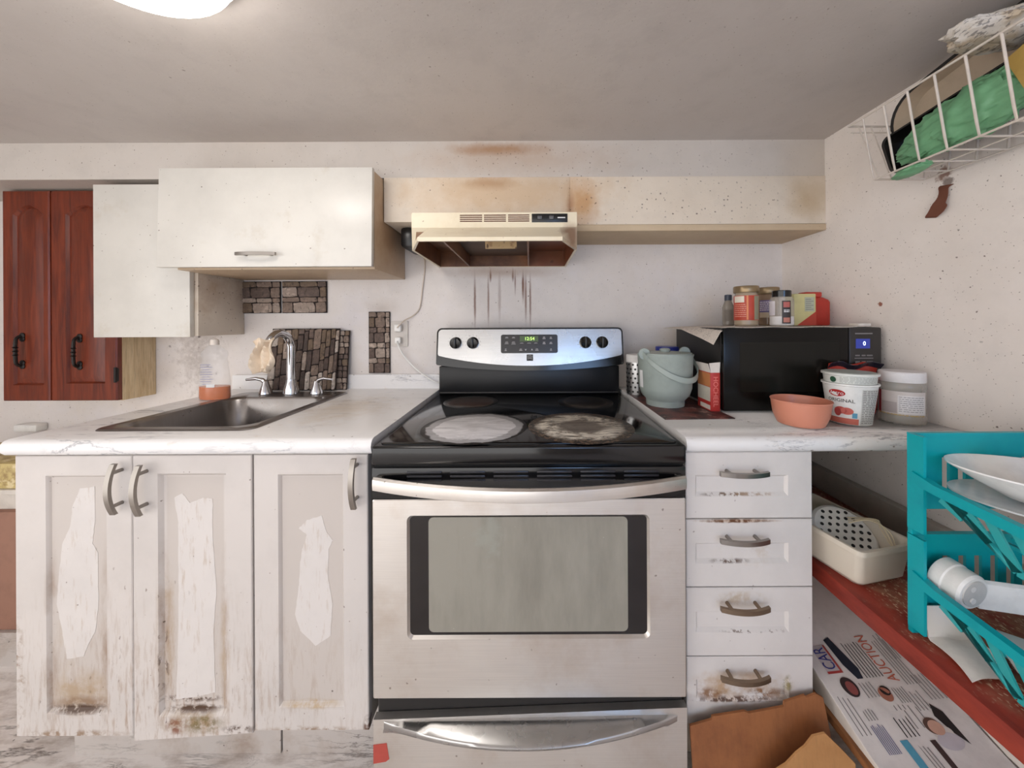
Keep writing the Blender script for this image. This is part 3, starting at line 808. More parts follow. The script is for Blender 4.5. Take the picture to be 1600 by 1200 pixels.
# ------------------------------------------------------------------ range hood
t = thing('range_hood', 'cream under-cabinet range hood, greasy brown inside, above the stove', 'hood', (-.12, 1.4, 1.45))
HX0, HX1 = -.402, .162
yb, yf1, yf0 = 1.566, 1.2, 1.066
top = lambda z, i=0: [(HX0 + i, yb), (HX1 - i, yb), (HX1 - i, yf1), (HX1 - .06, yf1), (HX0 + .06, yf1), (HX0 + i, yf1)]
plan = lambda i: [(HX0 + i, yb - i), (HX1 - i, yb - i), (HX1 - i, 1.205 + i * .3), (HX1 - .062 - i * .3, yf0 + i), (HX0 + .062 + i * .3, yf0 + i), (HX0 + i, 1.205 + i * .3)]
L = lambda pts, z: [(x, y, z) for x, y in pts]
mb = MB()
mb.loft([L(top(0), 1.578), L(top(0), 1.527), L(plan(0), 1.462), L(plan(0), 1.45), L(plan(.008), 1.45), L(plan(.008), 1.460)], True, False)
mb.build('canopy', M['hood'], t, angle=20)
top_in = [(HX0 + .01, yb - .01), (HX1 - .01, yb - .01), (HX1 - .01, 1.215), (HX1 - .07, 1.215), (HX0 + .07, 1.215), (HX0 + .01, 1.215)]
mb = MB().loft([L(plan(.0085), 1.4515), L(plan(.0085), 1.459), L(top_in, 1.519)], False, True)
mb.build('inner_shell', M['hood_in'], t, angle=20)
for x0, x1 in ((-.268, -.262), (-.008, -.002)):
    MB().loft([[(x, y, z) for y, z in ((1.085, 1.452), (1.55, 1.452), (1.55, 1.514), (1.205, 1.514), (1.085, 1.460))] for x in (x0, x1)]).build('divider', M['hood_in'], t)
MB().box((-.26, 1.22, 1.498), (-.01, 1.55, 1.504)).build('filter', M['hood_filter'], t)
def greasy_label():
    q = NT('greasy_label')
    return q.out(q.specks(q.blotch(lin((196, 168, 124)), (140, 100, 66), 30, .5, .65, .8), (84, 54, 34), 70, .35, .5, .85, None, (1, 1, .5)), .6)
MB().box((-.155, 1.235, 1.462), (-.045, 1.239, 1.497)).map(lambda c: Vector((c.x, c.y - (c.z - 1.462) * .3, c.z))).build('light_cover', greasy_label(), t)
vy = yf1 - .0006
mb = MB()
for g0, g1 in ((-.237, -.161), (-.155, -.08), (-.073, 0.0)):
    for k in range(4):
        mb.box((g0, vy, 1.5465 + k * .0068), (g1, vy + .004, 1.5500 + k * .0068))
mb.build('vent_slots', plain((92, 52, 38), .8, name='rusty_slot'), t)
sw = MB().box((.008, vy - .001, 1.5435), (.130, vy + .004, 1.573), .001).build('switch_panel', M['black_plastic'], t)
for x in (.035, .075):
    MB().box((x - .008, vy - .006, 1.553), (x + .008, vy - .001, 1.565), .002).build('rocker_switch', plain((92, 92, 94), .3), sw)
MB().box((.096, vy - .0016, 1.557), (.122, vy - .001, 1.561)).build('maker_mark', M['print_white'], sw)

# ------------------------------------------------------------------ stove
SX0, SX1 = -.386, .377
t = thing('stove', 'freestanding stainless steel electric range with black glass cooktop', 'stove', (0, 1.2, 0))
MB().box((SX0 + .006, .872, .06), (SX1 - .006, 1.5, .858)).build('body', M['charcoal'], t)
mb = MB().box((SX0, .85, .857), (SX1, 1.5, .903), .006, 0, 3)
mb.build('cooktop_frame', M['black_gloss'], t)
gl = MB().loft([[(x, y, z) for x, y in rrect(SX0 + .014 + i, SX1 - .014 - i, .864 + i, 1.468 - i, .016, 4)] for i, z in ((0, .902), (.0, .9055), (.002, .9065))]).build('cooktop_glass', M['black_glass'], t)
def burner_mat(name, c, r0, kind):
    s = NT(name)
    v = s.vmath('MULTIPLY', s.vmath('SUBTRACT', s.pos(), (c[0], c[1], .9)), (1, 1, 0))
    v = s.vmath('ADD', v, s.vmath('MULTIPLY', s.distort(.05, 14), (1, 1, 0)))
    d = s.math('DIVIDE', s.vmath('LENGTH', v), r0)
    blk = lin((16, 15, 15))
    nz = s.noise(85, 5, .75).outputs['Fac']
    gritty = s.rng(nz, .46, .60)
    if kind == 'white':
        ring = s.rng(d, 1.02, .96, 0, 1)
        col = s.mix(s.math('MULTIPLY', gritty, s.rng(d, 1.25, .9, 0, .35)), blk, lin((96, 80, 70)))
        streak = s.rng(s.noise(9, 5, .7, (1, 3.5, 1), 1.0).outputs['Fac'], .34, .6, .66, 1)
        edge = s.rng(s.math('ABSOLUTE', s.math('SUBTRACT', d, .90)), .03, .09, 0, 1)
        f = s.math('MULTIPLY', s.math('MULTIPLY', ring, streak), s.math('MAXIMUM', edge, .55))
        col = s.mix(f, col, lin((226, 224, 226)))
        col = s.mix(s.rng(d, .35, .1, 0, .35), col, lin((150, 144, 142)))
        m = s.out(col, .5)
    elif kind == 'brown':
        col = s.mix(s.math('MULTIPLY', gritty, s.rng(d, 1.5, 1.05, 0, .75)), blk, lin((126, 104, 84)))
        ring = s.rng(d, .86, .74, 0, 1)
        streak = s.rng(s.noise(10, 6, .75, (1, 2.0, 1), 1.5).outputs['Fac'], .42, .56, .12, 1)
        inner = s.rng(d, .30, .55, .55, 1)
        col = s.mix(s.math('MULTIPLY', s.math('MULTIPLY', ring, streak), inner), col, lin((212, 204, 190)))
        col = s.mix(s.rng(d, .46, .36, 0, .8), col, lin((92, 82, 74)))
        m = s.out(col, .5)
    else:
        ring = s.rng(s.math('ABSOLUTE', s.math('SUBTRACT', d, .92)), .0, .06, .5, 0)
        col = s.mix(s.math('MULTIPLY', gritty, s.rng(d, 1.15, .8, 0, .3)), blk, lin((98, 84, 74)))
        if kind == 'dull': col = s.mix(s.rng(d, .95, .85, 0, .6), col, lin((84, 66, 60)))
        col = s.mix(ring, col, lin((120, 108, 98)))
        m = s.out(col, .3)
    return m
for c, r0, rr, kind in (((-.158, 1.0), .137, .176, 'white'), ((.142, 1.0), .15, .19, 'brown'), ((-.222, 1.32), .088, .102, 'dull'), ((.205, 1.31), .088, .102, 'plain')):
    rr_ = rr if kind in ('dull', 'plain') else min(rr, .149)
    mb = MB().lathe([(rr_, .9062), (rr_ - .001, .9068)], (c[0], c[1], 0), 64)
    if kind == 'brown': mb.map(lambda q: Vector((max(q.x, -.006), q.y, q.z)))
    if kind == 'white': mb.map(lambda q: Vector((min(q.x, -.008), q.y, q.z)))
    mb.build('burner', burner_mat('burner_' + kind, c, r0, kind), t)

# backguard with the control panel
shear = lambda c: Vector((c.x, c.y + (c.z - 1.01) * .14, c.z))
MB().box((SX0 + .004, 1.478, .90), (SX1 - .004, 1.56, 1.02), .003).build('backguard_riser', NT('black_riser_enamel').out(lin((20, 20, 23)), .36, 0, None, .4), t)
MB().box((SX0 + .006, 1.470, .9075), (SX1 - .006, 1.479, .913), .002).build('riser_highlight_strip', M['charcoal'], t)  # lighter strip standing in for the highlight along the riser's foot
def guard(x0, x1, zt, zs, zm, r, n=24):
    pts = []
    for k in range(7):
        a = R(90 - 90 * k / 6); pts.append((x1 - r + r * math.cos(a), zt - r + r * math.sin(a)))
    pts.append((x1, zs + .006)); pts.append((x1 - .004, zs))
    for k in range(1, n):
        u = 1 - 2 * k / n
        pts.append(((x0 + x1) / 2 + u * (x1 - x0) / 2, zm + (zs - zm) * abs(u) ** 2))
    pts.append((x0 + .004, zs)); pts.append((x0, zs + .006))
    for k in range(7):
        a = R(180 - 90 * k / 6); pts.append((x0 + r + r * math.cos(a), zt - r + r * math.sin(a)))
    return pts
MB().prism(guard(SX0, SX1 + .008, 1.181, 1.03, 1.006, .02), 1.44, 1.54).map(shear).build('backguard_housing', M['black_gloss'], t)
cp = MB().prism(guard(SX0 + .007, SX1 + .001, 1.175, 1.068, 1.026, .016), 1.437, 1.445).map(shear).build('control_panel', M['steel_bright'], t)
sy = lambda z, o=0.0: 1.437 + (z - 1.01) * .14 - o
disp = MB().prism(rrect(-.120, .114, 1.077, 1.153, .008, 4), 1.4355, 1.44).map(shear).build('display_panel', plain((40, 36, 36), .25, name='display_black'), cp)
UPT = (0, .14, 1)
MB().box((-.042, 1.4348, 1.124), (.034, 1.436, 1.147)).map(shear).build('clock_window', plain((58, 74, 40), .3, emit=.5, name='clock_glow'), disp)
text('12:54', .019, (-.002, sy(1.1355, .0026), 1.1355), FX, UPT, plain((190, 240, 120), .4, emit=1.6, name='clock_digits'), disp, 'clock_digits')
mb = MB()
for x, z, w, h in ((-.096, 1.141, .014, .005), (-.068, 1.141, .013, .005), (-.096, 1.122, .014, .004), (-.096, 1.116, .018, .003), (-.068, 1.122, .015, .004), (-.068, 1.115, .019, .004),
                (-.034, 1.118, .016, .003), (-.004, 1.118, .018, .003), (.024, 1.118, .016, .003), (.058, 1.139, .012, .009), (.086, 1.139, .010, .008), (.058, 1.118, .012, .009), (.086, 1.118, .012, .008),
                (-.038, 1.091, .013, .008), (.028, 1.091, .014, .008), (.086, 1.091, .008, .008), (-.1, 1.091, .008, .009)):
    mb.box((x - w / 2, 1.4346, z - h / 2), (x + w / 2, 1.436, z - h / 2 + h * .36)).box((x - w * .35, 1.4346, z + h * .1), (x + w * .35, 1.436, z + h / 2))
mb.map(shear).build('printed_text', plain((170, 166, 166), .5, name='button_print', var=0), disp)
text('v', .016, (-.018, sy(1.092, .0026), 1.092), FX, UPT, M['print_white'], disp, 'button_mark')
text('^', .018, (.008, sy(1.088, .0026), 1.088), FX, UPT, M['print_white'], disp, 'button_mark')
mb = MB().box((-.014, 1.4362, 1.046), (.012, 1.4375, 1.0715)).map(shear)
mk = mb.build('maker_emblem', M['print_black'], cp)
mb = MB()
for z in (1.0525, 1.058, 1.064):
    mb.prism([(-.011, z), (-.002, z + .003), (.009, z), (.009, z + .0012), (-.002, z + .0042), (-.011, z + .0012)], 1.4356, 1.4364)
mb.map(shear).build('emblem_lines', M['print_white'], mk)
for x in (-.306, -.2355, .228, .297):
    kz = 1.121
    k = MB().lathe([(.024, 0), (.0235, .014), (.021, .02), (.004, .021)], (x, sy(kz), kz), 32, mat=Matrix.Rotation(R(98), 3, 'X')).build('knob', M['black_gloss'], cp)
    MB().box((x - .005, sy(kz) - .031, kz - .021), (x + .005, sy(kz) - .018, kz + .021), .003).build('grip', M['black_plastic'], k)
    mb = MB()
    for a in range(-135, 136, 27):
        mb.box((x + .031 * math.sin(R(a)) - .0012, 1.4362, kz + .031 * math.cos(R(a)) - .0012), (x + .031 * math.sin(R(a)) + .0012, 1.4375, kz + .031 * math.cos(R(a)) + .0012))
    mb.map(shear).build('dial_marks', M['print_grey'], k)
# oven door
d = MB().prism(rrect(SX0 + .004, SX1 - .004, .292, .856, .004, 2), .862, .872).build('oven_door', M['black_gloss'], t)
MB().box((SX0 + .001, .852, .776), (SX1 - .001, .864, .851), .003).build('vent_panel', M['black_gloss'], d)
mb = MB()
for zz in (.838, .828, .818):
    for k in range(6):
        x = -.30 + k * .105
        mb.box((x, .8495, zz), (x + .085, .853, zz + .005), .0015)
mb.build('vent_louvre', plain((40, 40, 46), .2, name='louvre_black', var=0), d)
WIN = (-.300, .287, .437, .7365)
outer = rrect(SX0 + .003, SX1 - .003, .294, .775, .004, 6)
inner = rrect(WIN[0], WIN[1], WIN[2], WIN[3], .014, 6)
inner2 = rrect(WIN[0] + .005, WIN[1] - .005, WIN[2] + .005, WIN[3] - .005, .011, 6)
P = lambda pts, y: [(x, y, z) for x, z in pts]
MB().loft([P(outer, .864), P(outer, .8515), P(rrect(SX0 + .005, SX1 - .005, .296, .773, .004, 6), .85), P(inner, .85), P(inner2, .857)], False, False).build('door_skin', M['steel'], d, angle=12)
MB().prism(rrect(WIN[0] + .004, WIN[1] - .004, WIN[2] + .004, WIN[3] - .004, .011, 6), .857, .861).build('window_border', plain((28, 23, 22), .12, name='window_black', var=0), d)
def oven_glass():
    s = NT('smeared_glass_painted_reflection')
    col = s.blotch(lin((146, 142, 131)), (122, 118, 108), 4, .4, .7, .8, (2.5, 1, .6))  # grey-green tone of a reflection painted into the glass colour
    col = s.stain(col, (150, 152, 142), (-.1, .857, .68), (.04, .05, .06), .5, .7, 1.4, 30)
    col = s.specks(col, (176, 178, 166), 80, .12, .05, .5)
    return s.out(col, .18, 0, None, .5)
MB().prism(rrect(-.249, .235, .45, .729, .012, 6), .8555, .858).build('window_glass', oven_glass(), d)
loops = []
for i in range(25):
    u = i / 24 * 2 - 1
    y = .778 + .062 * abs(u) ** 2.0
    x = -.003 + u * .372
    h = .0165
    loops.append([(x, y + a, .818 + b) for a, b in ((-.007, -h + .004), (-.0085, 0), (-.007, h - .004), (0, h), (.009, h - .003), (.009, -h + .003), (0, -h))])
hb = MB().loft(loops)
for x in (-.366, .360):
    hb.box((x - .007, .838, .804), (x + .007, .853, .832), .003)
hb.build('handle', M['steel'], d)
# warming drawer, hanging slightly crooked
dz = lambda x: .246 + (x - SX0) / (SX1 - SX0) * .026
MB().box((SX0 + .01, .868, .22), (SX1 - .01, .88, .30)).build('drawer_gap_shade', M['dark'], t)  # dark strip put in as the shade between oven door and drawer
pts = [(SX0 + .004, .03), (SX1 - .003, .03), (SX1 - .003, dz(SX1)), (SX0 + .004, dz(SX0))]
wd = MB().prism(pts, .848, .866).build('warming_drawer', M['steel'], t)
plan_ = []
for i in range(25):
    u = i / 24 * 2 - 1
    plan_.append((-.003 + u * .36, .85 - .06 * (1 - u * u)))
mb = MB()
rows = []
for z, k in ((.212, 0.0), (.226, .92), (.236, 1.0), (.241, .92), (.243, .0)):
    rows.append([(x, .849 - (.849 - y) * k, z + (x - SX0) * .018) for x, y in plan_])
mb.loft(rows, False, False, closed=False)
mb.build('drawer_handle', M['steel_bright'], wd, angle=60)
st = MB().prism([(SX0 + .004, .186), (SX0 + .036, .19), (SX0 + .042, .152), (SX0 + .034, .146), (SX0 + .004, .141)], .8472, .8486).build('red_sticker', plain((176, 70, 58), .5), wd)

# ------------------------------------------------------------------ right worktop
t = thing('worktop', 'white marbled worktop right of the stove, crowded with kitchen things', 'worktop', (.75, 1.2, CZ - .04))
mb = bullnose(MB(), .386, XR - .002, .868, .96).box((.386, .96, CZ - .04), (XR - .002, YB - .001, CZ))
mb.build('counter_slab', M['marble'], t)

def newsprint(name, base=(214, 204, 194), ink=(120, 110, 106)):
    s = NT(name)
    n = s.noise(260, 2, .5, (.35, 1.6, 1)).outputs['Fac']
    col = s.mix(s.rng(n, .52, .6, 0, .55), lin(base), lin(ink))
    col = s.mix(s.rng(s.noise(18, 3, .5).outputs['Fac'], .55, .6, 0, .6), col, lin(base))
    return s.out(col, .8)
M['news'] = newsprint('newsprint')
M['paper'] = plain((222, 214, 206), .8, name='paper_white')
def mat_dirty():
    s = NT('dark_red_printed_paper')
    col = s.blotch(lin((112, 64, 58)), (52, 40, 40), 22, .42, .6, .95)
    col = s.blotch(col, (176, 140, 130), 30, .58, .66, .7)
    return s.out(col, .5)
o = MB().slab([(.392, 1.385), (.394, 1.03), (.602, 1.035), (.598, 1.385)], CZ + .0005, CZ + .003).build('paper_sheet', mat_dirty())
_tag(o, 'dark red printed paper spread on worktop under the grey bucket', 'paper')

# microwave
t = thing('microwave', 'black microwave oven on the right worktop against the wall', 'microwave', (.85, 1.28, CZ))
mx0, mx1, my0, my1, mz0, mz1 = .604, 1.1, 1.1, 1.457, CZ + .006, 1.182
MB().box((mx0, my0 + .02, mz0), (mx1, my1, mz1), .006).build('casing', plain((26, 24, 23), .5, name='microwave_casing'), t)
for x in (mx0 + .04, mx1 - .04):
    for y in (my0 + .05, my1 - .04): MB().cyl((x, y, CZ), (x, y, mz0 + .001), .012, 12).build('foot', M['black_plastic'], t)
d = MB().box((mx0, my0, mz0), (.996, my0 + .02, mz1), .005).build('door', NT('microwave_door').out(lin((14, 13, 12)), .2, 0, None, .22), t)
MB().prism(rrect(.655, .966, mz0 + .06, mz1 - .045, .006, 4), my0 - .0006, my0 + .002).build('door_window', NT('microwave_window').out(lin((26, 25, 22)), .12, 0, None, .22), d)
cpm = MB().box((.998, my0, mz0), (mx1, my0 + .02, mz1), .005).build('control_panel', plain((44, 41, 40), .32, name='microwave_panel'), t)
MB().box((1.018, my0 - .0006, 1.116), (1.062, my0 + .001, 1.146)).build('display', plain((40, 52, 130), .3, emit=.7, name='blue_display'), cpm)
text('0', .018, (1.044, my0 - .0012, 1.131), FX, FZ, plain((210, 225, 255), .4, emit=3.0, name='display_digit'), cpm, 'display_digit')
mb = MB()
for z, h in ((1.1625, .004), (1.094, .004), (1.0855, .003), (1.073, .007), (1.0655, .003)):
    xs = ((1.016, 1.03), (1.036, 1.048), (1.052, 1.07))
    if z > 1.15: xs = ((1.016, 1.070),)
    if h == .003: xs = ((1.014, 1.072),)
    for a, b in xs: mb.box((a, my0 - .0006, z - h / 2), (b, my0 + .001, z + h / 2))
mb.build('printed_text', plain((128, 124, 124), .5, name='microwave_print', var=0), cpm)

# newspaper under the jars, one corner hanging over
def paper_fn(u, v):
    x = .575 + .515 * u; y = 1.105 + .35 * v
    z = mz1 + .002 + .001 * math.sin(u * 22 + v * 9)
    return (x, y, z)
mb = MB().grid(paper_fn, 24, 12)
mb.map(lambda c: Vector((c.x - .024 * (c.y - 1.105) / .35 * max(0, (.62 - c.x) / .045), c.y, c.z - max(0, mx0 + .002 - c.x) * (.25 + 1.5 * max(0, 1 - (c.y - 1.105) / .2)))))
def flap(u, v):
    p0 = Vector((mx0 - .0015, 1.16 + .26 * u, mz1 + .001)); 
    ln = .002 + .050 * max(0, 1 - abs(u - .12) / .5)
    return p0 + Vector((-.010 * v, 0, -ln * v))
o = mb.build('newspaper', [M['news'], M['paper']], None, solid=.0012)
_tag(o, 'newspaper sheet covering the microwave top under the jars', 'newspaper')
o['label'] = 'newspaper sheet covering the microwave top under the jars'
TZ = mz1 + .0045
def wrap(c, rfun, a0=0.0):
    """text mapped on an upright round surface, facing the camera side"""
    base = math.atan2(-c[1], -c[0])
    def fn(x, z, cz=0.0):
        r = rfun(z)
        a = base + a0 + x / r
        return Vector((c[0] + r * math.cos(a), c[1] + r * math.sin(a), z))
    return fn
def patch(c, r0, r1, z0, z1, a0, a1, n=16, off=.0006):
    base = math.atan2(-c[1], -c[0])
    mb = MB()
    def fn(u, v):
        a = base + R(a0 + (a1 - a0) * u); r = r0 + (r1 - r0) * v + off
        return (c[0] + r * math.cos(a), c[1] + r * math.sin(a), z0 + (z1 - z0) * v)
    return mb.grid(fn, n, 1)
def scribble(c, r, z0, z1, a0, a1, rows, thick, mat, parent, name='label_print'):
    mb = MB(); base = math.atan2(-c[1], -c[0])
    for k in range(rows):
        z = z0 + (z1 - z0) * (k + .5) / rows
        a = a0
        while a < a1 - 2:
            b = min(a1, a + random.uniform(4, 11))
            n = 3
            def fn(u, v, a=a, b=b, z=z):
                q = base + R(a + (b - a) * u)
                rr = r(z) if callable(r) else r
                return (c[0] + (rr + .0012) * math.cos(q), c[1] + (rr + .0012) * math.sin(q), z + thick * (v - .5))
            mb.grid(fn, n, 1)
            a = b + random.uniform(1, 3)
    return mb.build(name, mat, parent)
glassm = plain((220, 214, 204), .06, alpha=.30, name='jar_glass', var=0)
gold = plain((150, 130, 100), .35, .7, name='dull_gold_lid')
GJ = 'jars and bottles on the microwave'
c = (.768, 1.25)
t = thing('jar', 'gold-lidded glass jar with red and white label, front left on microwave', 'jar', (c[0], c[1], TZ), GJ)
MB().lathe([(.034, 0), (.038, .005), (.038, .10), (.034, .112), (.033, .12)], (c[0], c[1], TZ), 36).build('jar_body', plain((196, 176, 150), .1, alpha=.6, name='jar_glass_amber', var=0), t)
MB().lathe([(.039, .117), (.040, .119), (.040, .137), (.038, .14)], (c[0], c[1], TZ), 36).build('lid', gold, t)
MB().lathe([(.030, .002), (.035, .006), (.035, .028)], (c[0], c[1], TZ), 30).build('contents', plain((196, 180, 150), .7), t)
patch(c, .038, .038, TZ + .02, TZ + .106, -80, 80).build('label', plain((186, 66, 44), .5), t)
patch(c, .038, .038, TZ + .082, TZ + .104, -62, -8, 10, .0012).build('label_patch', plain((226, 216, 200), .5), t)
patch(c, .038, .038, TZ + .022, TZ + .104, 38, 72, 10, .0012).build('label_patch', plain((150, 146, 122), .5), t)
patch(c, .038, .038, TZ + .022, TZ + .106, 2, 10, 4, .0012).build('label_stripe', plain((222, 140, 90), .5), t)
scribble(c, .0386, TZ + .03, TZ + .078, -60, 0, 7, .002, plain((226, 170, 150), .5, var=0), t)
c = (.913, 1.35)
t = thing('jar', 'gold-lidded jar with purple label, half hidden behind the black-lidded jar', 'jar', (c[0], c[1], TZ), GJ)
MB().lathe([(.032, 0), (.036, .005), (.036, .105), (.032, .115), (.031, .122)], (c[0], c[1], TZ), 36).build('jar_body', plain((150, 120, 92), .12, alpha=.75, name='seed_glass', var=0), t)
MB().lathe([(.037, .12), (.038, .122), (.038, .142), (.036, .145)], (c[0], c[1], TZ), 36).build('lid', gold, t)
patch(c, .036, .036, TZ + .05, TZ + .096, -45, 20).build('label', plain((120, 104, 150), .5), t)
patch(c, .036, .036, TZ + .03, TZ + .05, -45, 20).build('label_patch', plain((206, 186, 160), .5), t)
scribble(c, .0366, TZ + .055, TZ + .092, -42, 16, 5, .004, plain((226, 216, 226), .5, var=0), t)
c = (.858, 1.2)
t = thing('jar', 'clear jar with white contents and a black lid, on microwave', 'jar', (c[0], c[1], TZ), GJ)
MB().lathe([(.033, 0), (.0355, .004), (.0355, .085), (.031, .097), (.026, .1)], (c[0], c[1], TZ), 36).build('jar_body', glassm, t)
MB().lathe([(.031, .002), (.034, .005), (.034, .032)], (c[0], c[1], TZ), 32).build('powder', plain((244, 242, 244), .8), t)
MB().lathe([(.028, .098), (.028, .118), (.026, .12)], (c[0], c[1], TZ), 32).build('lid', M['black_gloss'], t)
patch(c, .0355, .0355, TZ + .008, TZ + .084, 2, 44).build('label', plain((50, 42, 40), .5), t)
patch(c, .0355, .0355, TZ + .062, TZ + .08, 8, 38, 8, .0012).build('label_patch', plain((176, 92, 84), .5), t)
patch(c, .0355, .0355, TZ + .012, TZ + .028, 8, 38, 8, .0012).build('label_patch', plain((186, 120, 104), .5), t)
patch(c, .0355, .0355, TZ + .036, TZ + .084, -72, -30).build('label', plain((214, 208, 214), .5), t)
scribble(c, .0356, TZ + .045, TZ + .055, 10, 36, 2, .003, M['print_white'], t)
t = thing('bottle', 'small grey bottle with dark blue cap, leftmost on the microwave', 'bottle', (.775, 1.37, TZ), GJ)
c = (.772, 1.37)
MB().lathe([(.018, 0), (.021, .004), (.021, .07), (.012, .095), (.011, .1)], (c[0], c[1], TZ), 28).build('bottle_body', plain((150, 142, 132), .2, alpha=.75, name='grey_bottle', var=0), t)
MB().lathe([(.013, .098), (.013, .118), (.011, .12)], (c[0], c[1], TZ), 20).build('cap', plain((52, 60, 78), .4), t)
patch(c, .021, .021, TZ + .018, TZ + .062, -40, 40).build('label', plain((120, 112, 104), .6), t)
c = (.975, 1.25)
t = thing('carton', 'yellow-green printed spice box with a red corner, beside the red bottle', 'box', (c[0], c[1], TZ), GJ)
MB().box((.925, 1.232, TZ), (1.002, 1.278, TZ + .112), .003).build('box_body', plain((204, 196, 140), .5), t)
MB().prism([(.935, TZ + .001), (1.0015, TZ + .001), (1.0015, TZ + .05)], 1.2312, 1.2325).build('printed_corner', plain((180, 62, 44), .5), t)
MB().box((.962, 1.2314, TZ + .05), (.995, 1.2325, TZ + .1)).build('printed_panel', plain((178, 182, 160), .5), t)
mb = MB()
for k in range(6): mb.box((.965, 1.2308, TZ + .056 + k * .007), (.992 - .008 * (k % 2), 1.2316, TZ + .0585 + k * .007))
mb.build('printed_text', M['print_grey'], t)
t = thing('bottle', 'red plastic spice bottle with flip cap, rightmost on the microwave', 'bottle', (1.06, 1.31, TZ), GJ)
redp = plain((186, 52, 38), .4)
MB().loft([[(x, y, TZ + z) for x, y in rrect(1.012 + i, 1.102 - i, 1.285 + i * .6, 1.335 - i * .6, .012, 4)] for i, z in ((.003, 0), (0, .004), (0, .085), (.004, .094), (.018, .104))]).build('bottle_body', redp, t)
MB().box((1.012, 1.29, TZ + .104), (1.072, 1.33, TZ + .123), .004).build('cap', plain((194, 60, 48), .35), t)
o = MB().slab(rrect(1.045, 1.085, 1.115, 1.16, .008, 3), mz1 + .004, mz1 + .012).build('paper_scrap', M['paper'])
_tag(o, 'small white scrap lying on top of microwave near its right front corner', 'scrap')

# grey bucket
c = (.466, 1.217)
t = thing('bucket', 'grey-green plastic lidded bucket with a swing handle', 'bucket', (c[0], c[1], CZ + .003))
grn = plain((156, 166, 160), .42, name='sage_plastic')
BZ = CZ + .0035
MB().lathe([(.062, 0), (.063, .018), (.064, .02), (.078, .035), (.086, .06), (.0905, .166), (.092, .170), (.092, .174), (.087, .174)], (c[0], c[1], BZ), 56).build('tub', grn, t)
MB().lathe([(.087, .166), (.086, .178), (.02, .181)], (c[0], c[1], BZ), 48).lathe([(.016, .18), (.018, .19), (.012, .193)], (c[0], c[1], BZ), 20).build('lid', grn, t)
for a in (200, 20):
    q = Vector((c[0] + .086 * math.cos(R(a)), c[1] + .086 * math.sin(R(a)), BZ + .176))
    MB().lathe([(.019, -.004), (.019, .004)], q, 24, mat=Matrix.Rotation(R(90), 3, 'X')).build('handle_lug', grn, t)
pa = []
for k in range(21):
    u = math.pi * k / 20
    ax = Vector((math.cos(R(200)), math.sin(R(200)), 0)); fw = Vector((math.sin(R(200)) * 1, -math.cos(R(200)), 0))
    fw = Vector((.34, -.94, 0))
    p = Vector((c[0], c[1], BZ + .176)) + ax * .094 * math.cos(u) + (fw * .094 + Vector((0, 0, -.082))) * math.sin(u)
    p.x += .012 * math.sin(u)
    pa.append(p)
mb = MB()
mb.loft([[p + Vector((0, 0, dz_)) + Vector((dx, dy, 0)) for dz_, dx, dy in ((-.009, 0, 0), (-.009, .001, -.004), (.009, .001, -.004), (.009, 0, 0))] for p in pa])
mb.build('swing_handle', grn, t)
patch(c, .086, .0885, BZ + .062, BZ + .12, -66, -52, 6, .001).build('sticker', M['print_white'], t)

# perforated steel cylinder
c = (.426, 1.405)
t = thing('utensil_holder', 'perforated steel cylinder with white lid beside the stove back', 'holder', (c[0], c[1], CZ + .003))
MB().lathe([(.040, 0), (.040, .128), (.0385, .128), (.0385, .004)], (c[0], c[1], BZ), 40, True, False).build('cylinder', M['steel_bright'], t)
MB().lathe([(.0415, .126), (.0415, .15), (.039, .155)], (c[0], c[1], BZ), 40).build('lid', plain((222, 220, 218), .4), t)
mb = MB()
for i in range(7):
    for j in range(14):
        a = R(360 / 14 * (j + .5 * (i % 2)))
        p = Vector((c[0] + .0402 * math.cos(a), c[1] + .0402 * math.sin(a), BZ + .012 + i * .0175))
        mb.lathe([(.0042, -.0004), (.0042, .0006)], p, 8, mat=Vector((math.cos(a), math.sin(a), 0)).to_track_quat('Z', 'Y').to_matrix())
mb.build('perforations', M['print_black'], t)

c = (.548, 1.408)
t = thing('jar', 'tall pale jar with a blue lid behind the grey bucket', 'jar', (c[0], c[1], CZ + .003))
MB().lathe([(.04, 0), (.043, .004), (.043, .15), (.038, .165)], (c[0], c[1], BZ), 36).build('jar_body', plain((196, 190, 180), .3), t)
MB().lathe([(.042, .163), (.044, .165), (.044, .183), (.042, .186)], (c[0], c[1], BZ), 36).build('lid', plain((48, 58, 140), .35), t)

# red narrow box with lettering on its spine
bx0, bx1, by0, by1 = .570, .600, 1.112, 1.198
t = thing('carton', 'opened red and white food carton standing left of the microwave', 'box', (.578, 1.15, CZ))
MB().box((bx0, by0, BZ), (bx1, by1, BZ + .122), .001).build('box_body', plain((182, 52, 46), .45), t)
MB().prism([(bx0 + .0005, 0), (bx1 - .0005, 0)] and [(bx0 + .001, BZ + .122), (bx1 - .001, BZ + .122), (bx1 + .001, BZ + .155), (bx0 - .004, BZ + .152)], by0 + .0005, by0 + .002).build('flap', M['paper'], t)
MB().box((bx0 - .001, by0 + .002, BZ + .122), (bx0 + .0005, by1 - .002, BZ + .15)).map(lambda q: Vector((q.x - (q.z - BZ - .122) * .25, q.y, q.z))).build('flap', M['paper'], t)
MB().box((bx0 - .0006, by0 + .003, BZ + .03), (bx0 + .0002, by1 - .003, BZ + .075)).build('printed_panel', plain((206, 200, 186), .5), t)
MB().box((bx0 - .0006, by0 + .003, BZ + .077), (bx0 + .0002, by1 - .003, BZ + .119)).build('printed_panel', plain((196, 128, 80), .5), t)
